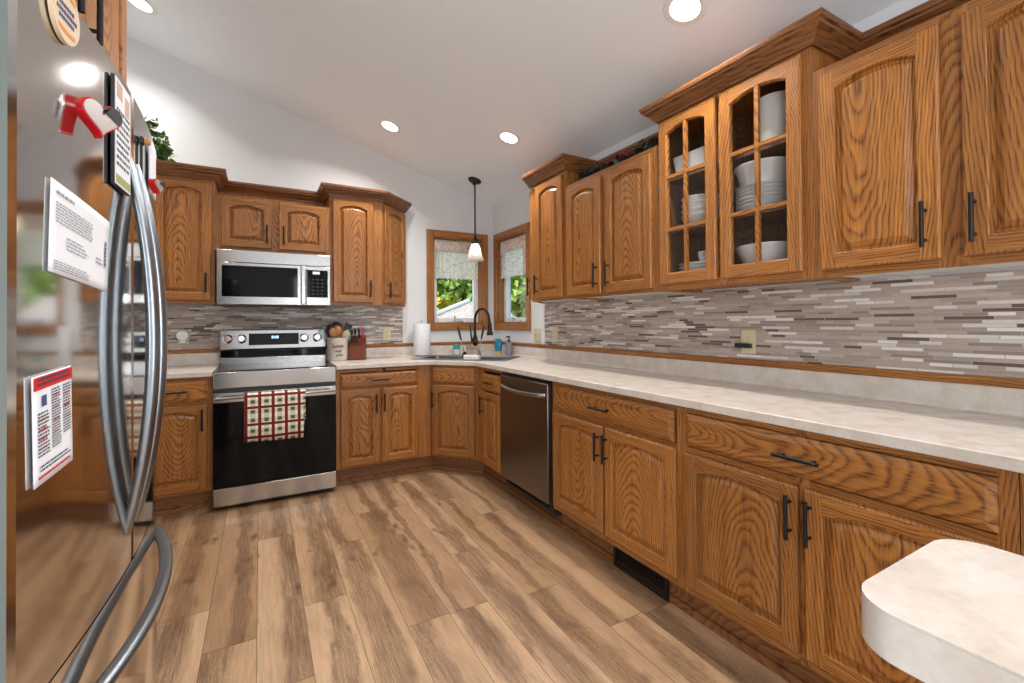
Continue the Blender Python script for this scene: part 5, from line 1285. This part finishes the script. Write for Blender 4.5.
for q in ((-.02, .05, .045), (-.03, -.085, .05), (-.015, -.12, .04), (-.02, .012, .05)):
    mb = MB()
    for k in range(7):
        a = 2*PI*k/7+q[1]; c_ = Vector(q)+Vector((.012*math.cos(a), .012*math.sin(a), .004*(k % 2)))
        mb.lathe([(.001, -.010), (.012, -.005), (.015, .002), (.009, .011), (.001, .013)], c_, 8, close=False)
    obj('flower', mb, 'dark_red', r, label='dark red flower')
r = thing('iron_scroll', 'thin black iron bracket lying behind the garland beside the glass cabinet', 'bracket', (-.24, -2.47, 2.151))
mb = MB(); mb.tube([(-.04, -.035, .052), (-.03, 0, .060), (-.02, .05, .066), (0, .09, .060)], .006, 8); mb.cyl((-.03, 0, .0005), (-.03, 0, .06), .005); mb.cyl((0, .09, .0005), (0, .09, .062), .005); obj('bar', mb, 'black_metal', r)

# ---------------------------------------------------------------- near ledge
LZ = 1.0; LT = .0385
r = thing('bar_ledge', 'thick laminate bar ledge with rounded corners in the bottom right foreground', 'countertop')
x0, x1, y1 = -1.692, -1.475, -3.989
def ledge(y_end):
    pts = []; rad = .038
    for cx_, cy_, a in ((x1-rad, y1-rad, 0), (x0+rad, y1-rad, 90)):
        for k in range(9): an = R(a+90*k/8); pts.append((cx_+rad*math.cos(an), cy_+rad*math.sin(an)))
    return pts+[(x0, y_end), (x1, y_end)]
mb = MB(); mb.prism(ledge(-5.2), LZ-LT, LZ-.0022, 0, True); obj('edge_band', mb, 'laminate', r)
mb = MB(); mb.prism(ledge(-5.2), LZ-.0020, LZ, 0, True); obj('top_sheet', mb, 'laminate', r)
mb = MB(); mb.box(x0+.03, x1-.03, -5.19, -4.35, .001, LZ-LT-.001); obj('half_wall', mb, 'wall', r)

# ---------------------------------------------------------------- outside
mb = MB(); mb.box(-30, 40, .5, 45, -1.1, -1.0); struct(tag(obj('lawn', mb, 'grass', center=False), 'green lawn outside the windows', 'lawn'))
mb = MB(); mb.box(.6, 30, -12, .4999, -1.1, -1.0); struct(tag(obj('side_lawn', mb, 'grass', center=False), 'green lawn beside the house', 'lawn'))
r = thing('shed', 'tan roofed shed seen through the back wall window', 'building', (3.3, 7.4, -1.0), R(-12))
mb = MB(); mb.box(-2.2, .8, -1.3, 1.3, 0, 2.0); obj('walls', mb, 'outside_wall', r)
mb = MB(); e = [(-2.6, -1.7, 1.95), (1.1, -1.7, 1.95), (1.1, 1.7, 1.95), (-2.6, 1.7, 1.95)]; rt = [(-.3, 0, 2.82), (.5, 0, 2.82)]
mb.add(e+rt, [(0, 1, 5, 4), (1, 2, 5), (2, 3, 4, 5), (3, 0, 4), (3, 2, 1, 0)]); ro = obj('roof', mb, 'shingle', r)
mb = MB(); mb.cyl(Vector(e[0])+Vector((0, 0, .02)), Vector(rt[0])+Vector((0, 0, .02)), .06, 8); obj('hip_cap', mb, 'white_paint', ro, label='pale hip ridge')
trees = [(-1.2, 13.5, 2.2, 1.5), (3.4, 16.5, 2.8, 1.9), (9.0, 17.0, 3.0, 2.1), (8.2, 11.2, 1.6, 1.9), (13.5, 12.5, 2.4, 2.1), (4.3, 11.4, 1.0, 1.0), (13.8, 18.2, 4.2, 2.0), (6.3, 8.4, 1.0, 1.15), (.3, 5.0, .1, .5), (1.6, 13.0, 1.6, 1.3), (5.6, 14.2, 2.0, 1.5)]
tl = ['round green tree furthest left behind the shed', 'green tree directly behind the shed roof', 'green tree behind the right end of the shed', 'broad green tree seen through both windows', 'green tree furthest right outside the right window', 'yellow green bush outside the right window', 'tall green tree above the shed', 'low bush beside the shed', 'small bright bush at the lower left of the back window', 'smaller round tree peeking over the left end of the shed', 'round tree behind the yellow green bush']
for k, (x, y, z, s) in enumerate(trees):
    rg = random.Random(40+k); base = -1.0
    r = thing('tree' if s > 1 else 'bush', tl[k], 'tree' if s > 1 else 'bush', (x, y, base), 0, 'trees and bushes outside')
    cs = [(rg.gauss(0, s*.5), rg.gauss(0, s*.5), z-base+rg.gauss(0, s*.55)) for _ in range(16)]
    mb = MB(); leaf_cloud(mb, cs, 3200 if s > .9 else 700, .42 if s > .9 else .17, rg, s*.32)
    for i in range(len(mb.v)): mb.v[i].z = max(mb.v[i].z, .03)
    obj('foliage', mb, 'leaf_yellow' if k in (5,) else 'leaf', r)
    mb = MB(); mb.tube([(0, 0, 0), (.05*s, 0, (z-base)*.5), (0, 0, z-base)], [.09*s, .07*s, .03*s], 10); obj('trunk', mb, 'wood_block', r)
bpy.context.view_layer.update()
